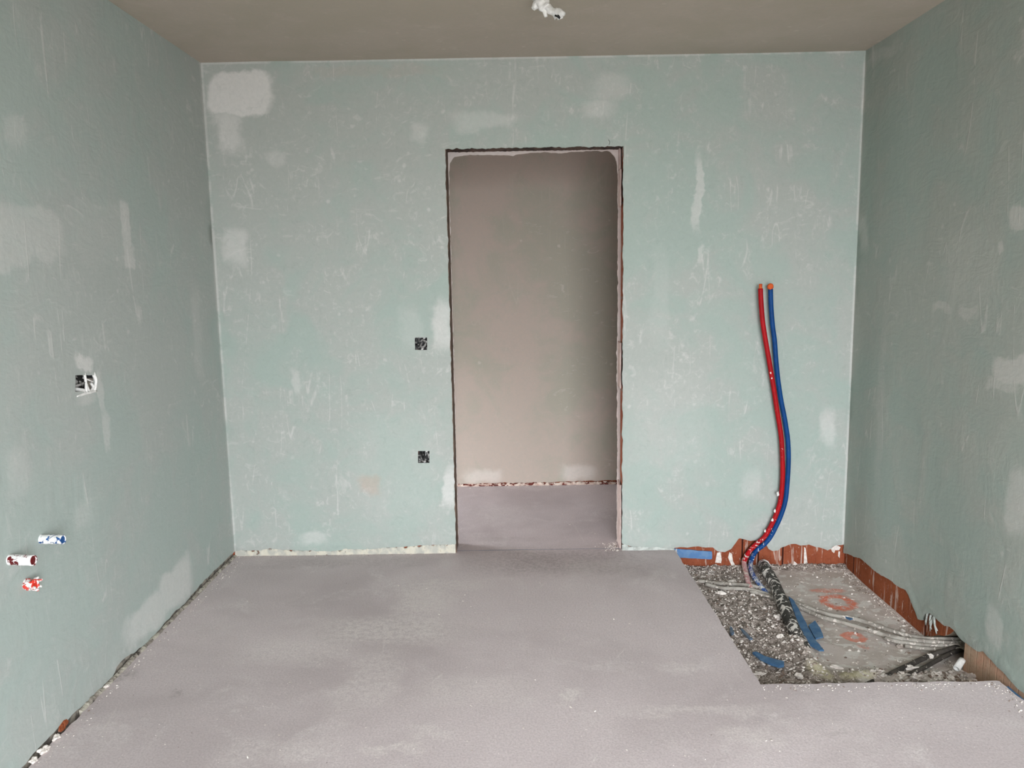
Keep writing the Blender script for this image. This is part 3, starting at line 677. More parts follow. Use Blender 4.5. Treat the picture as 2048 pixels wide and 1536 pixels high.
for lo_, hi_ in (((WX0, YB-.1, 0), (WX0+.05, YB-.04, WZ1)), ((WX1-.05, YB-.1, 0), (WX1, YB-.04, WZ1)), ((WX0+.05, YB-.1, WZ1-.05), (WX1-.05, YB-.04, WZ1)), ((WX0+.05, YB-.1, 0), (WX1-.05, YB-.04, .04))):
    add_box(bm, lo_, hi_)
tag(link_bm('window_1', bm, m_metal), 'grey frame of the balcony opening behind the camera', 'window frame', kind='structure')

# foam and mortar strips along the wall feet
def strip(name, pts, z0, zf, wid, mt, label, seed, step=0.006):
    """crumbly fillet along a line on the floor; zf(x,y) gives its height, wid its depth towards the room"""
    bm = bmesh.new(); rows = []
    pts = ragged(pts, 0.0, step)
    n = len(pts)
    for i, (x, y) in enumerate(pts):
        a = pts[min(i+1, n-1)]; b = pts[max(i-1, 0)]; t = Vector((a[0]-b[0], a[1]-b[1])).normalized(); nrm = Vector((t.y, -t.x))
        h = max(0.0008, zf(x, y)*(1+0.45*fbm(x*40, y*40, seed, 3)))
        wv = wid*(1+0.4*fbm(x*25, y*25, seed+4, 2))
        prof = [(0, h), (wv*0.55, h*(0.9+0.3*nz(x*90, y*90, seed))), (wv*0.9, h*0.45*(1+0.6*nz(x*80, y*80, seed+2))), (wv, z0)]
        rows.append([bm.verts.new((x+nrm.x*p, y+nrm.y*p, q)) for p, q in prof] + [bm.verts.new((x, y, z0))])
    for r, s in zip(rows[:-1], rows[1:]):
        for k in range(5): bm.faces.new((r[k], r[(k+1) % 5], s[(k+1) % 5], s[k]))
    bm.faces.new(rows[0]); bm.faces.new(rows[-1][::-1])
    return tag(link_bm(name, bm, mt), label, 'edge strip', kind='structure')
strip('trim_1', [(1.222, D+0.006), (0.006, D+0.006)][::-1], -0.01, lambda x, y: 0.004+float(np.interp(x, [p[0] for p in bl_e], [p[1] for p in bl_e])), 0.012, m_rub, 'crumbled cream mortar strip at the foot of the back wall', 1.0)
strip('trim_2', [(0.0, 2.56), (0.0, D)], -0.015, lambda x, y: 0.009+0.005*nz(y*7, 1), 0.014, m_rub_l, 'crumbling edge strip at the foot of the left wall', 2.0)
strip('trim_3', [(0.6, HALL+0.006), (2.9, HALL+0.006)], -0.01, lambda x, y: 0.019, 0.012, m_rub_h, 'broken cream and red strip at the foot of the corridor wall', 3.0)
strip('trim_4', [(2.139, D+0.004), (pA.x-0.004, D+0.004)], -0.01, lambda x, y: 0.003+float(np.interp(x, [p[0] for p in br_e], [p[1] for p in br_e])), 0.010, simple('fillet_grey', srgb(196, 200, 194), srgb(168, 172, 166), 30, 0.9, bump=0.8), 'chalky plaster fillet between the doorway and the pit', 4.0)
bm = bmesh.new(); add_box(bm, (3.341, 2.0, -0.1), (3.349, pC.y-0.03, -0.004))
tag(link_bm('perimeter_foam', bm, m_foam), 'blue foam strip in the gap between floor and right wall', 'foam strip')

# perimeter foam left on the block wall in the pit
a, b = on('y', D, 1349, 1098), on('y', D, 1424, 1104)
out = ragged([(a.x, a.z), (a.x, a.z-0.052), (b.x, b.z-0.042), (b.x, b.z), (a.x, a.z)], 0.004, 0.008, 2.0)[:-1]
o = plate('perimeter_foam', out, [], lambda u, v, w: (u, D+0.004-w, v), 0.0075, [splashed('foam_blue_splashed', srgb(84, 124, 172), srgb(104, 138, 176), srgb(206, 200, 192), 0.6, 30, 0.4, rough=0.7)], 0.02, wob(0.002, 20))
tag(o, 'blue foam strip stuck to the clay block at the left end of the pit', 'foam strip')

# ------------------------------------------------------------------ pipes standing against the back wall
red_px = [(1521, 577), (1522, 600), (1525, 640), (1531, 680), (1538, 720), (1543, 750), (1548, 780), (1554, 820), (1559, 850), (1563, 880), (1565, 920), (1565, 960),
          (1561, 1000), (1552, 1030), (1540, 1055), (1528, 1075), (1515, 1086), (1503, 1098), (1494, 1110), (1488, 1124)]
blue_px = [(1541, 577), (1542, 610), (1545, 650), (1549, 680), (1552, 720), (1556, 760), (1562, 800), (1568, 830), (1573, 860), (1576, 885), (1577, 920), (1575, 960),
           (1571, 1000), (1562, 1030), (1551, 1055), (1540, 1075), (1527, 1090), (1515, 1099), (1507, 1110), (1502, 1122)]
def offs(n, top, mid, low):
    out = []
    for i in range(n):
        t = i/(n-1); out.append(top+(mid-top)*min(1, t/0.4) if t < 0.7 else mid+(low-mid)*((t-0.7)/0.3))
    return out
def wall_path(px, off): return [on('y', D-o_, *q) for q, o_ in zip(px, off)]
rp = wall_path(red_px, offs(len(red_px), 0.070, 0.050, 0.030)); bp = wall_path(blue_px, offs(len(blue_px), 0.055, 0.035, 0.020))
red = empty('water_pipe', rp[-1], 'red plastic pipe curving up the back wall, left of the pair', 'pipe', 'pipes rising from the pit')
bm = bmesh.new(); add_tube(bm, catmull(rp, 6), 0.0124, 20); link_bm('conduit', bm, m_red, red)
bm = bmesh.new(); add_tube(bm, [rp[0]+Vector((0, 0, z)) for z in (-0.01, 0.010, 0.021, 0.024)], lambda t: 0.0088 if t < .9 else 0.0075, 14, 0.15); tag(link_bm('pipe_end', bm, m_orange, red), 'orange inner end')
# pale dusty lower piece
low = [rp[-2]] + [rp[-1]] + [on('z', PIT_Z+0.03, 1491, 1142), on('z', PIT_Z+0.02, 1497, 1166), on('z', PIT_Z+0.006, 1506, 1182)]
bm = bmesh.new(); add_tube(bm, catmull(low, 8), 0.0132, 16, 0.18); tag(link_bm('conduit_foot', bm, m_redpale, red), 'dusty pale pink foot')
for (px, py, s, sd) in ((1556, 988, 0.011, 1), (1542, 745, 0.007, 2), (1544, 756, 0.006, 3), (1550, 1022, 0.008, 4), (1545, 1040, 0.008, 5), (1530, 1062, 0.007, 6)):
    i = min(range(len(red_px)), key=lambda k: abs(red_px[k][1]-py)); c = on('y', rp[i].y-0.010, px, py)
    link_bm('plaster_splash', chunk_bm(c, s*0.7, s*0.35, s*1.15, sd*3.1, 0, 0.4, 2), m_white, red)
blu = empty('water_pipe', bp[-1], 'blue plastic pipe curving up the back wall, right of the pair', 'pipe', 'pipes rising from the pit')
bm = bmesh.new(); add_tube(bm, catmull(bp, 6), 0.0124, 20); link_bm('conduit', bm, m_blue, blu)
c = bp[0]+Vector((-0.002, -0.004, 0.010))
bm = bmesh.new(); bmesh.ops.create_icosphere(bm, subdivisions=3, radius=1)
for v in bm.verts:
    n_ = v.co.copy(); v.co = c+Vector((n_.x*0.0165, n_.y*0.014, n_.z*0.0165))*(1+0.18*fbm(n_.x*2, n_.y*2, n_.z*2, 2))*(0.72 if n_.y < -0.75 else 1)
for f in bm.faces: f.smooth = True
tag(link_bm('pipe_end', bm, m_orange, blu), 'orange crumpled tape over the open end')
low = [bp[-2], bp[-1], on('z', PIT_Z+0.03, 1501, 1138), on('z', PIT_Z+0.028, 1509, 1155), on('z', PIT_Z+0.022, 1520, 1170), on('z', PIT_Z+0.002, 1540, 1196)]
bm = bmesh.new(); add_tube(bm, catmull(low, 8), 0.0126, 16, 0.12); tag(link_bm('conduit_foot', bm, m_bluelow, blu), 'plaster spattered foot')

# insulated dark pipe across the pit
ip = [on('y', D+0.02, 1527, 1130), on('z', PIT_Z+0.055, 1533, 1140), on('z', PIT_Z+0.045, 1546, 1162), on('z', PIT_Z+0.056, 1562, 1198), on('z', PIT_Z+0.050, 1578, 1236), on('z', PIT_Z+0.034, 1594, 1272), on('z', PIT_Z+0.020, 1612, 1306)]
t = empty('drain_pipe', ip[2], 'dark insulated pipe spattered with plaster crossing the pit', 'pipe')
bm = bmesh.new(); add_tube(bm, catmull(ip, 10), 0.0285, 28, 0.10, 3.0); link_bm('insulation', bm, m_insul, t)
bm = bmesh.new()
for k, (a_, r_) in enumerate(((0.010, 0.031), (0.028, 0.030), (0.046, 0.0305))):
    d_ = (ip[1]-ip[0]).normalized(); pp = [ip[0]+d_*(0.016+a_), ip[0]+d_*(0.016+a_+0.004), ip[0]+d_*(0.016+a_+0.010)]
    add_tube(bm, pp, r_+0.002, 24, 0.1, k, mi=k % 2)
tag(link_bm('collar', bm, [m_white, simple('collar_red', srgb(150, 40, 30), srgb(130, 50, 40), 40)], t), 'white and red rings where it leaves the wall')

# cables
def zpath(px, zs):
    if not isinstance(zs, (list, tuple)): zs = [zs]*len(px)
    return [on('z', z, *q) for q, z in zip(px, zs)]
def cable(px, z, r, mt, label, name='cable_conduit', cat='cable', seed=0.0, group='cables across the pit'):
    p = catmull(zpath(px, z), 7)
    p = [q+Vector((0.002*fbm(q.x*9, q.y*9, seed), 0, 0.002*fbm(q.x*8, q.y*8, seed+3))) for q in p]
    bm = bmesh.new(); add_tube(bm, p, r, 12, 0.08, seed)
    return tag(link_bm(name, bm, mt), label, cat, group)
zc = PIT_Z+0.022
entry = lambda dy, z: None
cable([(1396, 1162), (1440, 1167), (1480, 1169), (1520, 1175), (1545, 1184), (1580, 1199), (1620, 1217), (1660, 1229), (1710, 1238), (1760, 1254), (1810, 1270), (1850, 1277), (1890, 1278), (1926, 1279), (1960, 1280)],
      [zc]*3+[zc-.007]*3+[zc]*2+[zc+.005]*4+[zc+.02, zc+.03, zc+.03], 0.0095, m_grey, 'thick grey conduit across the pit, the far one of the long pair', seed=1.)
cable([(1412, 1168), (1445, 1176), (1490, 1178), (1530, 1187), (1550, 1195), (1590, 1210), (1640, 1233), (1690, 1246), (1740, 1261), (1790, 1275), (1840, 1282), (1880, 1285), (1926, 1285), (1960, 1285)],
      [zc]*3+[zc-.007]*3+[zc]*2+[zc+.004]*3+[zc+.012, zc+.024, zc+.024], 0.0095, m_grey, 'thick grey conduit across the pit, the near one of the long pair', seed=2.)
cable([(1500, 1183), (1530, 1191), (1552, 1199), (1572, 1206)], zc-0.004, 0.008, m_grey, 'short grey conduit end tucked under the dark pipe', seed=3.)
cable([(1770, 1276), (1800, 1284), (1840, 1289), (1885, 1292), (1926, 1291), (1960, 1291)], [zc-.004]*3+[zc+.006, zc+.018, zc+.018], 0.0085, m_grey, 'dusty conduit entering the wall niche, just below the long grey pair', seed=4.)
cable([(1810, 1292), (1850, 1297), (1890, 1299), (1926, 1297), (1960, 1297)], [zc-.006]*2+[zc+.002, zc+.012, zc+.012], 0.008, m_grey, 'lowest pale conduit of the bundle entering the wall niche', seed=5.)
cable([(1728, 1372), (1760, 1358), (1800, 1339), (1845, 1318), (1885, 1303), (1926, 1290), (1960, 1284)], [zc-.004]*4+[zc+.008, zc+.014, zc+.014], 0.0105, m_darkc, 'long dark conduit slanting from the niche to the front edge', seed=6.)
cable([(1812, 1352), (1850, 1334), (1890, 1313), (1928, 1297), (1960, 1290)], [zc-.004]*2+[zc, zc+.008, zc+.008], 0.009, m_darkc, 'shorter dark conduit half buried in the rubble by the niche', seed=7.)
# broken white tube end near the niche
c0, c1 = on('z', PIT_Z+0.05, 1913, 1338), on('z', PIT_Z+0.066, 1922, 1324)
bm = bmesh.new(); add_tube(bm, [c1+(c0-c1)*-0.3, c1, c0][::1], 0.013, 14, 0.1, inner=0.003)
tag(link_bm('tube_stub', bm, m_white), 'short broken white tube end standing in the rubble by the niche', 'tube')

# foam scraps
def scrap(px, z, th, mt, label, seed, tilt=0.0, name='foam_scrap', group='blue foam scraps'):
    pts = [on('z', z, *q) for q in px]; out = ragged([(p.x, p.y) for p in pts]+[(pts[0].x, pts[0].y)], 0.0015, 0.008, seed)[:-1]
    o = plate(name, out, [], lambda u, v, w: (u, v, z+th*0.5+w+tilt*(u-pts[0].x)), th, [mt], 0.012, wob(0.003, 14, seed))
    return tag(o, label, 'foam', group)
zf_ = PIT_Z+0.026
scrap([(1577, 1194), (1588, 1203), (1604, 1232), (1616, 1256), (1630, 1281), (1648, 1301), (1638, 1301), (1620, 1290), (1606, 1270), (1592, 1236)], zf_+.006, 0.008, m_foam, 'long blue foam strip lying beside the dark pipe', 1.)
scrap([(1617, 1252), (1630, 1243), (1640, 1256), (1647, 1274), (1631, 1278), (1625, 1268)], zf_, 0.008, m_foam, 'square blue foam scrap right of the long strip', 2.)
scrap([(1505, 1306), (1512, 1305), (1530, 1315), (1552, 1320), (1568, 1325), (1568, 1332), (1558, 1334), (1540, 1328), (1520, 1318)], zf_+.008, 0.010, m_foam, 'curled blue foam strip in front left part of the pit', 3.)
scrap([(1460, 1253), (1464, 1256), (1468, 1266), (1464, 1270), (1460, 1266)], zf_+.004, 0.008, m_foam_d, 'tiny dull blue foam scrap at the left pit edge', 4.)
scrap([(1481, 1258), (1487, 1260), (1500, 1273), (1506, 1278), (1499, 1279), (1486, 1266)], zf_+.004, 0.007, m_foam_d, 'narrow dull blue foam sliver near the left pit edge', 5.)
scrap([(1690, 1232), (1700, 1233), (1708, 1237), (1700, 1240), (1692, 1236)], zc+0.008, 0.004, m_foam, 'small blue foam flake on the long grey conduits', 6.)

# ------------------------------------------------------------------ rubble
def pit_pt():
    return rnd.uniform(pA.x+0.005, W+0.0), rnd.uniform(pB.y+0.004, D+0.005)
bm = bmesh.new(); n = 0
while n < 6200:
    x, y = pit_pt()
    edge = pA.x+(pB.x-pA.x)*(D-y)/(D-pB.y)
    if x < edge+0.006: continue
    r = rubbly(x, y)
    if rnd.random() > 0.13+0.87*r: continue
    s = 0.0018+0.0075*rnd.random()**3.2
    if y < 2.95 and x > 2.95: s *= 1.4
    z = bed_h(x, y)
    add_chip(bm, (x, y, z+s*0.3), s, 0.7, rnd.choices((0, 1, 2), (0.55, 0.29, 0.16))[0]); n += 1
for k in range(900):           # heap at the wall foot, plus along the right wall foot
    if k % 2: x, y = rnd.uniform(pA.x+.01, W-.01), D-abs(rnd.gauss(0, .025))
    else: x, y = W-abs(rnd.gauss(0, .02)), rnd.uniform(3.0, D)
    s = 0.002+0.004*rnd.random()**2
    add_chip(bm, (x, y, bed_h(x, y)+s*0.4), s, 0.7, rnd.choices((0, 1, 2), (0.5, 0.35, 0.15))[0])
tag(link_bm('rubble', bm, [m_chip, m_chip2, m_chip3]), 'loose plaster and mortar rubble covering the bed of the pit', 'rubble', kind='stuff')

big = [(1553, 1196, .022, .012, .010, 'jagged white plaster piece under the grey conduits left of the dark pipe'),
       (1556, 1234, .018, .016, .012, 'pale angular plaster piece left of the dark pipe'),
       (1462, 1163, .022, .010, .008, 'flat white lump just above the left end of the conduits'),
       (1441, 1186, .020, .012, .010, 'whitish lump just below the left end of the conduits'),
       (1560, 1272, .014, .012, .010, 'whitish lump in the rubble left of the lower dark pipe'),
       (1505, 1190, .010, .008, .007, 'small pale lump beside the conduits left of the blue foot'),
       (1598, 1352, .016, .012, .011, 'whitish lump near the front edge of the pit'),
       (1520, 1348, .022, .006, .006, 'thin white curl at the front left corner of the pit'),
       (1802, 1281, .014, .012, .010, 'white lump on the bundle left of the niche'),
       (1861, 1313, .013, .011, .010, 'bright white plaster cube on the dark conduits'),
       (1806, 1262, .010, .009, .008, 'small white lump at the right wall foot above the conduits'),
       (1866, 1276, .010, .009, .008, 'small white lump where the conduits reach the niche'),
       (1828, 1338, .026, .018, .012, 'broad whitish plaster piece beneath the dark conduits'),
       (1902, 1356, .014, .010, .009, 'white lump near the front edge below the niche'),
       (1876, 1352, .013, .010, .008, 'white lump at the front edge left of the niche'),
       (1944, 1352, .022, .014, .012, 'pinkish plaster piece at the front right of the pit'),
       (1672, 1334, .024, .010, .006, 'flat white flake on the mortar mound'),
       (1800, 1292, .016, .012, .009, 'grey white lump under the bundle of conduits'),
       (1660, 1218, .010, .008, .006, 'small pale lump touching the long conduits')]
for i, (px, py, a_, b_, c_, lab) in enumerate(big):
    p = on('z', PIT_Z+0.02, px, py); z = bed_h(p.x, p.y)+c_*0.5
    if 'conduits' in lab and ('on the' in lab): z += 0.02
    p = on('z', z, px, py)
    o = link_bm('plaster_chunk', chunk_bm(p, a_, b_, c_, i*2.7, rnd.uniform(-.6, .6), 0.55, 3), m_chip if i not in (15, 17) else m_chip2)
    tag(o, lab, 'plaster chunk', 'plaster chunks in the pit')

# torn plaster and mesh hanging above the niche
c = on('x', W+0.003, 1859, 1232); bm = bmesh.new()
for k in range(6):
    a_ = c+Vector((0.004, rnd.uniform(-.05, .05), rnd.uniform(-.005, .02))); b_ = a_+Vector((-0.006, rnd.uniform(-.05, .02), -rnd.uniform(.02, .07)))
    add_tube(bm, catmull([a_, (a_+b_)/2+Vector((-.006, rnd.uniform(-.01, .01), 0)), b_], 4), lambda t: 0.005*(1-0.7*t)+0.0012, 7, 0.3, k)
link_bm('torn_plaster', bm, simple('torn_plaster', srgb(176, 180, 174), srgb(140, 142, 134), 60, 0.9), wr)
# plaster blobs smeared on the block in the pit corner and drips
def smear(px, z0=None, name='plaster_drip', parent=wb, mt=m_chip, axis='y', val=D+PX, sd=1.0):
    pts = [on(axis, val, *q) for q in px]; i = 0 if axis == 'y' else 1
    out = ragged([(p[i], p.z) for p in pts]+[(pts[0][i], pts[0].z)], 0.0015, 0.006, sd)[:-1]
    mp = (lambda u, v, w: (u, val-w, v)) if axis == 'y' else (lambda u, v, w: (val-w, u, v))
    plate(name, out, [], mp, -0.0005+0.0, [mt], 0.01, lambda u, v: 0.0015+0.001*fbm(u*60, v*60), parent=parent)
smear([(1608, 1094), (1611, 1096), (1613, 1112), (1615, 1130), (1607, 1130), (1608, 1112)], sd=1.)
smear([(1434, 1105), (1441, 1104), (1443, 1120), (1442, 1126), (1430, 1125)], sd=2.)
smear([(1459, 1104), (1464, 1108), (1466, 1122), (1472, 1133), (1464, 1134), (1456, 1115)], sd=3.)
smear([(1662, 1097), (1672, 1090), (1681, 1094), (1678, 1100), (1670, 1100), (1668, 1106), (1664, 1103)], sd=4.)
smear([(1588, 1122), (1594, 1127), (1597, 1131), (1586, 1130)], sd=5.)
smear([(1677, 1102), (1680, 1103), (1679, 1116), (1676, 1112)], sd=6.)

# crumbs and flakes on the screed
bm = bmesh.new()
fl = [(1070, 215), (1062, 245), (948, 308), (945, 325), (835, 183), (890, 183), (1365, 415), (1405, 620), (215, 682), (255, 652), (240, 632), (110, 745), (30, 750), (12, 268), (95, 88),
      (105, 72), (475, 66), (1845, 365), (1225, 413), (1870, 868), (1843, 955), (295, 868), (325, 862), (600, 848), (510, 478), (1100, 270), (755, 170), (1300, 442), (120, 835), (36, 988),
      (1780, 330), (1855, 352), (1950, 352), (1428, 158), (1690, 768), (1575, 750), (1037, 387), (107, 424), (186, 883), (585, 210), (1425, 912), (1350, 850)]
flk = [(480+a/2.381, 1100+b/2.381) for a, b in fl]
flk += [(463, 1145), (485, 1215), (495, 1203), (390, 1232), (1530, 1397), (1573, 1396), (1390, 1500), (1370, 1512), (1532, 1482), (1543, 1481), (1870, 1440), (1253, 1500), (175, 1390), (205, 1395), (205, 1474),
        (1115, 1020), (1125, 1028), (1145, 1035), (1190, 1068), (1140, 1050), (915, 1083)]
for px, py in flk:
    p = on('z', 0, px, py); s = rnd.uniform(0.0025, 0.006)
    add_chip(bm, (p.x, p.y, 0.0015), s, 0.3, 0)
for k in range(520):
    px, py = rnd.uniform(0, 2048), 1110+426*rnd.random()**0.7
    p = on('z', 0, px, py)
    if p.x < 0.03 or p.x > W-.04 or (p.x > pA.x-.02 and p.y > pB.y-.02): continue
    add_chip(bm, (p.x, p.y, 0.001), rnd.uniform(0.0007, 0.0026), 0.5, 0 if rnd.random() < .85 else 2)
for k in range(900):           # beside the left wall, the back wall, the door jamb and round the pit rim
    q = k % 6
    if q == 0: x, y, s = 0.03+abs(rnd.gauss(0, .02)), rnd.uniform(2.15, D-.02), rnd.uniform(.0012, .004)
    elif q == 1: x, y, s = rnd.uniform(0.03, 1.2), D-.012-abs(rnd.gauss(0, .01)), rnd.uniform(.001, .003)
    elif q == 2: x, y, s = 2.12-abs(rnd.gauss(0, .035)), D+.0+rnd.uniform(-.02, .12), rnd.uniform(.0015, .005)
    elif q == 3: x, y, s = rnd.uniform(pB.x, W-.05), pB.y-.01-abs(rnd.gauss(0, .022)), rnd.uniform(.0012, .004)
    elif q == 4: x, y, s = W-.03-abs(rnd.gauss(0, .03)), rnd.uniform(2.2, pC.y-.01), rnd.uniform(.0012, .004)
    else: x, y, s = rnd.uniform(1.1, 2.2), rnd.uniform(HALL-.06, HALL-.01), rnd.uniform(.001, .003)
    if q == 0 and k % 3: x = 0.024
    add_chip(bm, (x, y, s*0.3), s, 0.6, 0 if rnd.random() < .8 else 2)
tag(link_bm('plaster_crumbs', bm, [m_chip, m_chip2, m_chip3]), 'white plaster crumbs and flakes scattered over the screed floor', 'crumbs', kind='stuff')
for i, (px0, py0, px1, py1) in enumerate([]): pass

p = on('x', 0.002, 126, 1452)
link_bm('clay_patch', chunk_bm(p, .006, .026, .014, 3.3, 0, .4, 3), m_brick_r, wl)
# lumps along the left wall foot near the camera
for i, (px, py, s, lab) in enumerate([(110, 1474, .012, 'white plaster lump in the gap below the left wall, nearest the clay'), (80, 1500, .016, 'white plaster lump in the gap at the left wall foot, second from the clay'),
                               (66, 1520, .012, 'white plaster lump at the left wall foot, lowest in the photo'), (214, 1372, .010, 'small white lump at the left wall foot by the dark chip')]):
    p = on('z', 0.006, px, py); p.x = max(p.x, 0.012)
    tag(link_bm('plaster_chunk', chunk_bm(p, s*.8, s*1.3, s*.6, i*1.9+40, 0, .5, 3), m_chip), lab, 'plaster chunk', 'plaster lumps by the left wall')

# ------------------------------------------------------------------ socket boxes
def socket_back(hole, label, seed, wires):
    xs = [p[0] for p in hole]; zs = [p[1] for p in hole]; x0, x1, z0, z1 = min(xs), max(xs), min(zs), max(zs); dp = 0.045
    t = empty('socket_box', ((x0+x1)/2, D, (z0+z1)/2), label, 'socket box', 'open socket boxes')
    bm = bmesh.new(); th = 0.0015
    add_box(bm, (x0-.001, D+dp, z0-.001), (x1+.001, D+dp+th, z1+.001))
    for lo_, hi_ in (((x0-.001, D+.003, z0-.001), (x0+th, D+dp, z1+.001)), ((x1-th, D+.003, z0-.001), (x1+.001, D+dp, z1+.001)), ((x0, D+.003, z0-.001), (x1, D+dp, z0+th)), ((x0, D+.003, z1-th), (x1, D+dp, z1+.001))): add_box(bm, lo_, hi_)
    link_bm('box', bm, m_boxed, t)
    cx, cz, w_ = (x0+x1)/2, (z0+z1)/2, (x1-x0)/2
    for k, pts in enumerate(wires):
        bm = bmesh.new(); add_tube(bm, catmull([Vector((cx+a_*w_, D+b_, cz+c_*w_)) for a_, b_, c_ in pts], 6), 0.0042 if k else 0.0052, 9, 0.35, seed+k)
        link_bm('wire', bm, m_wire_grey if k % 2 == 0 else m_boxed, t)
    # crumbled rim of plaster
    for k, (a_, c_) in enumerate(((-.8, -.85), (.1, -.9), (.85, -.75), (.9, .3), (-.88, .2), (.5, .9))):
        link_bm('plaster_rim', chunk_bm(Vector((cx+a_*w_, D+.012, cz+c_*w_)), .006, .007, .005, seed+k, 0, .5, 2), m_white if k % 2 else m_wire_grey, t)
    return t
socket_back(hole1, 'upper socket box left of the doorway, stuffed with grey wires', 1.0,
    [[(-.5, .04, .7), (-.2, .012, .2), (.3, .006, .6), (.75, .01, .1), (.4, .008, -.5), (-.1, .012, -.4), (.1, .02, .2)], [(-.9, .03, -.2), (-.4, .01, -.1), (0, .008, .35), (.6, .02, .8)],
     [(-.6, .03, -.8), (-.2, .01, -.5), (.4, .01, -.8)], [(.8, .03, -.8), (.75, .01, 0), (.6, .02, .6)]])
socket_back(hole2, 'lower socket box left of the doorway, with dark wires', 5.0,
    [[(-.7, .04, .1), (-.4, .015, -.6), (0, .012, -.8), (.3, .02, -.5)], [(-.1, .04, .8), (.1, .012, .1), (-.1, .01, -.4)], [(.3, .03, .8), (.7, .01, .4), (.8, .015, -.3)], [(-.6, .035, .7), (-.3, .015, .3), (-.2, .02, -.2)]])
# double box on the left wall
ys = [p[0] for p in lh]; zs = [p[1] for p in lh]; y0, y1, z0, z1 = min(ys), max(ys), min(zs), max(zs); cy_, cz_ = (y0+y1)/2, (z0+z1)/2; w_, h_ = (y1-y0)/2, (z1-z0)/2
t = empty('double_socket_box', (0, cy_, cz_), 'double socket box in the left wall, its openings split by plaster bars', 'socket box')
bm = bmesh.new(); th = .002
add_box(bm, (-.048, y0, z0), (-.046, y1, z1))
for lo_, hi_ in (((-.046, y0-.001, z0), (-.003, y0+th, z1)), ((-.046, y1-th, z0), (-.003, y1+.001, z1)), ((-.046, y0, z0-.001), (-.003, y1, z0+th)), ((-.046, y0, z1-th), (-.003, y1, z1+.001))): add_box(bm, lo_, hi_)
link_bm('box', bm, m_boxed, t)
bm = bmesh.new(); add_tube(bm, catmull([Vector((-.004, cy_+.02*w_, z1)), Vector((-.001, cy_, cz_)), Vector((-.004, cy_+.04*w_, z0))], 5), .0048, 10, .25, 1.)
link_bm('divider', bm, m_white, t)
def lw(pts, r, mt, nm, sd):
    bm = bmesh.new(); add_tube(bm, catmull([Vector((c_, cy_+a_*w_, cz_+b_*h_)) for a_, b_, c_ in pts], 5), r, 9, .3, sd); link_bm(nm, bm, mt, t)
lw([(-.95, -.05, -.02), (-.5, 0, -.005), (-.1, .12, -.003)], .0045, m_wire_grey, 'wire', 1.)
lw([(.05, .55, -.012), (.4, .2, -.002), (.75, .0, -.006)], .0025, m_white, 'wire', 2.)
lw([(.25, -.1, -.01), (.2, -.5, -.004), (.45, -.85, -.006), (.7, -.5, -.004), (.6, -.1, -.008)], .005, m_white, 'wire', 3.)
lw([(-.6, .5, -.03), (-.4, .3, -.02), (-.5, .1, -.03)], .007, m_wire_grey, 'wire', 4.)
lw([(.85, .9, -.006), (.95, 0, -.002), (.8, -.9, -.006)], .0065, m_white, 'plaster_rim', 5.)
lw([(-.9, -.95, -.006), (0, -.9, -.002), (.9, -.95, -.004)], .0055, m_white, 'plaster_rim', 6.)
lw([(-.4, -.4, -.03), (-.1, -.6, -.008), (-.35, -.9, -.01)], .0075, m_white, 'plaster_rim', 7.)

# ------------------------------------------------------------------ pipe stubs in the left wall
def stub(px0, py0, px1, r, mt, mi_, label, sd, rough=.12):
    b_ = on('x', 0, px0, py0); lo_, hi_ = 0.0, 0.3
    def X(p): d = p-CAM; return 1024+F_PX*d.dot(AR)/d.dot(AF)
    for _ in range(40):
        md = (lo_+hi_)/2
        if X(b_+Vector((md, 0, 0))) < px1: lo_ = md
        else: hi_ = md
    L_ = lo_
    t = empty('pipe_stub', b_, label, 'pipe', 'pipe stubs in the left wall')
    P = [b_+Vector((-.01+(L_+.01)*k/12, -.01*k/12, 0)) for k in range(13)]
    bm = bmesh.new(); add_tube(bm, P, lambda q: r*(1.12-0.12*min(1, q*6)), 24, rough, sd, inner=.0025); link_bm('sleeve', bm, mt, t)
    bm = bmesh.new(); add_tube(bm, [P[-1]+Vector((-.008, 0, 0)), P[-1]+Vector((-.0015, 0, 0))], r*.80, 20); link_bm('plug', bm, mi_, t)
    return t, L_, b_
stub(82, 1078, 130, 0.0150, m_sl_blue, m_in_blue, 'blue pipe stub spattered white, topmost of three in the left wall', 1.)
stub(20, 1119, 71, 0.0165, m_sl_red, m_in_red, 'dark red pipe stub caked in white plaster, middle of three', 2.)
t, L_, b_ = stub(52, 1168, 74, 0.017, m_sl_knob, m_in_orange, 'short crumpled orange red stub, lowest of three in the left wall', 3., .3)
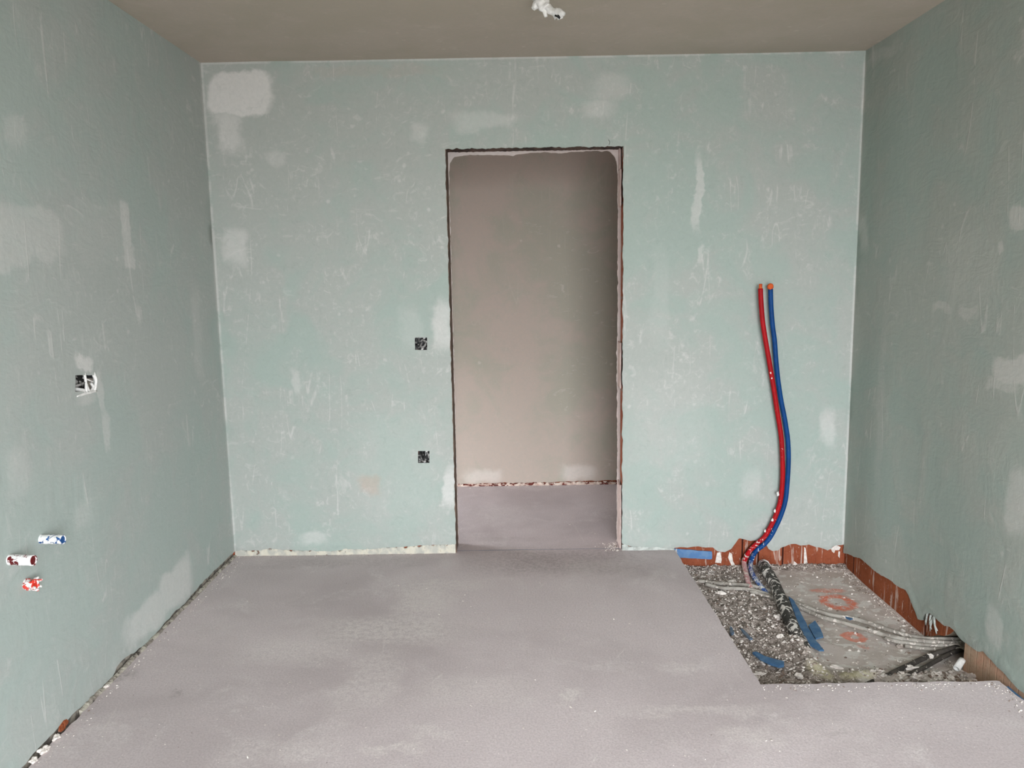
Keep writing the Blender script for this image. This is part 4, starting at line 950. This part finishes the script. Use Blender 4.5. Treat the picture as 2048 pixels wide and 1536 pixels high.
for k in range(6):
    a_ = k*1.05+.3; c = b_+Vector((L_*.75, .016*math.cos(a_), .016*math.sin(a_))); e_ = c+Vector((.010, .006*math.cos(a_), .006*math.sin(a_)))
    bm = bmesh.new(); add_tube(bm, catmull([c, (c+e_)/2+Vector((.006, 0, 0)), e_], 4), lambda q: .0075*(1-.45*q), 9, .35, k, flat=.6)
    link_bm('torn_flap', bm, m_white if k % 2 else m_sl_knob, t)

# ------------------------------------------------------------------ wire end on the ceiling
c = on('z', H-.002, 1078, -12)
t = empty('ceiling_wire_outlet', c, 'white plaster covered wire end hanging from the ceiling', 'ceiling outlet')
def cp(px, py, drop): return on('y', c.y+0.0-drop*0.0, px, py)
yy = c.y
bm = bmesh.new()
add_tube(bm, catmull([Vector((c.x, c.y, H+.004)), on('y', yy, 1082, -2), on('y', yy-.01, 1086, 8), on('y', yy-.02, 1094, 18)], 8), lambda q: .034*(1-.35*q), 22, .35, 1.)
add_tube(bm, catmull([on('y', yy, 1080, 2), on('y', yy-.006, 1072, 10), on('y', yy-.01, 1066, 17)], 6), lambda q: .018*(1-.5*q), 14, .4, 2.)
add_tube(bm, catmull([on('y', yy-.015, 1088, 12), on('y', yy-.02, 1090, 24), on('y', yy-.02, 1092, 34)], 6), lambda q: .014*(1-.65*q), 14, .35, 3.)
add_tube(bm, catmull([on('y', yy-.02, 1090, 10), on('y', yy-.03, 1100, 20), on('y', yy-.035, 1110, 25), on('y', yy-.035, 1118, 29), on('y', yy-.03, 1121, 38)], 7), lambda q: .014 if q < .45 else .014+.008*math.sin((q-.45)*5.7) if q < .9 else .010, 16, .3, 4.)
link_bm('plaster_sleeve', bm, m_white, t)
bm = bmesh.new()
add_tube(bm, catmull([on('y', yy-.057, 1110, 31), on('y', yy-.06, 1115, 33), on('y', yy-.057, 1120, 37)], 5), lambda q: .0035, 8)
add_tube(bm, catmull([on('y', yy-.057, 1116, 30), on('y', yy-.059, 1118, 32), on('y', yy-.055, 1120, 35)], 4), lambda q: .002, 8)
link_bm('wire_end', bm, m_black, t)

# thin hair of the mesh sticking up at the lintel
p0 = on('y', D-.002, 1218, 290)
bm = bmesh.new(); add_tube(bm, catmull([p0, p0+Vector((.004, -.006, .014)), p0+Vector((-.004, -.004, .026))], 5), .001, 6); link_bm('mesh_strand', bm, m_darkc, wb)
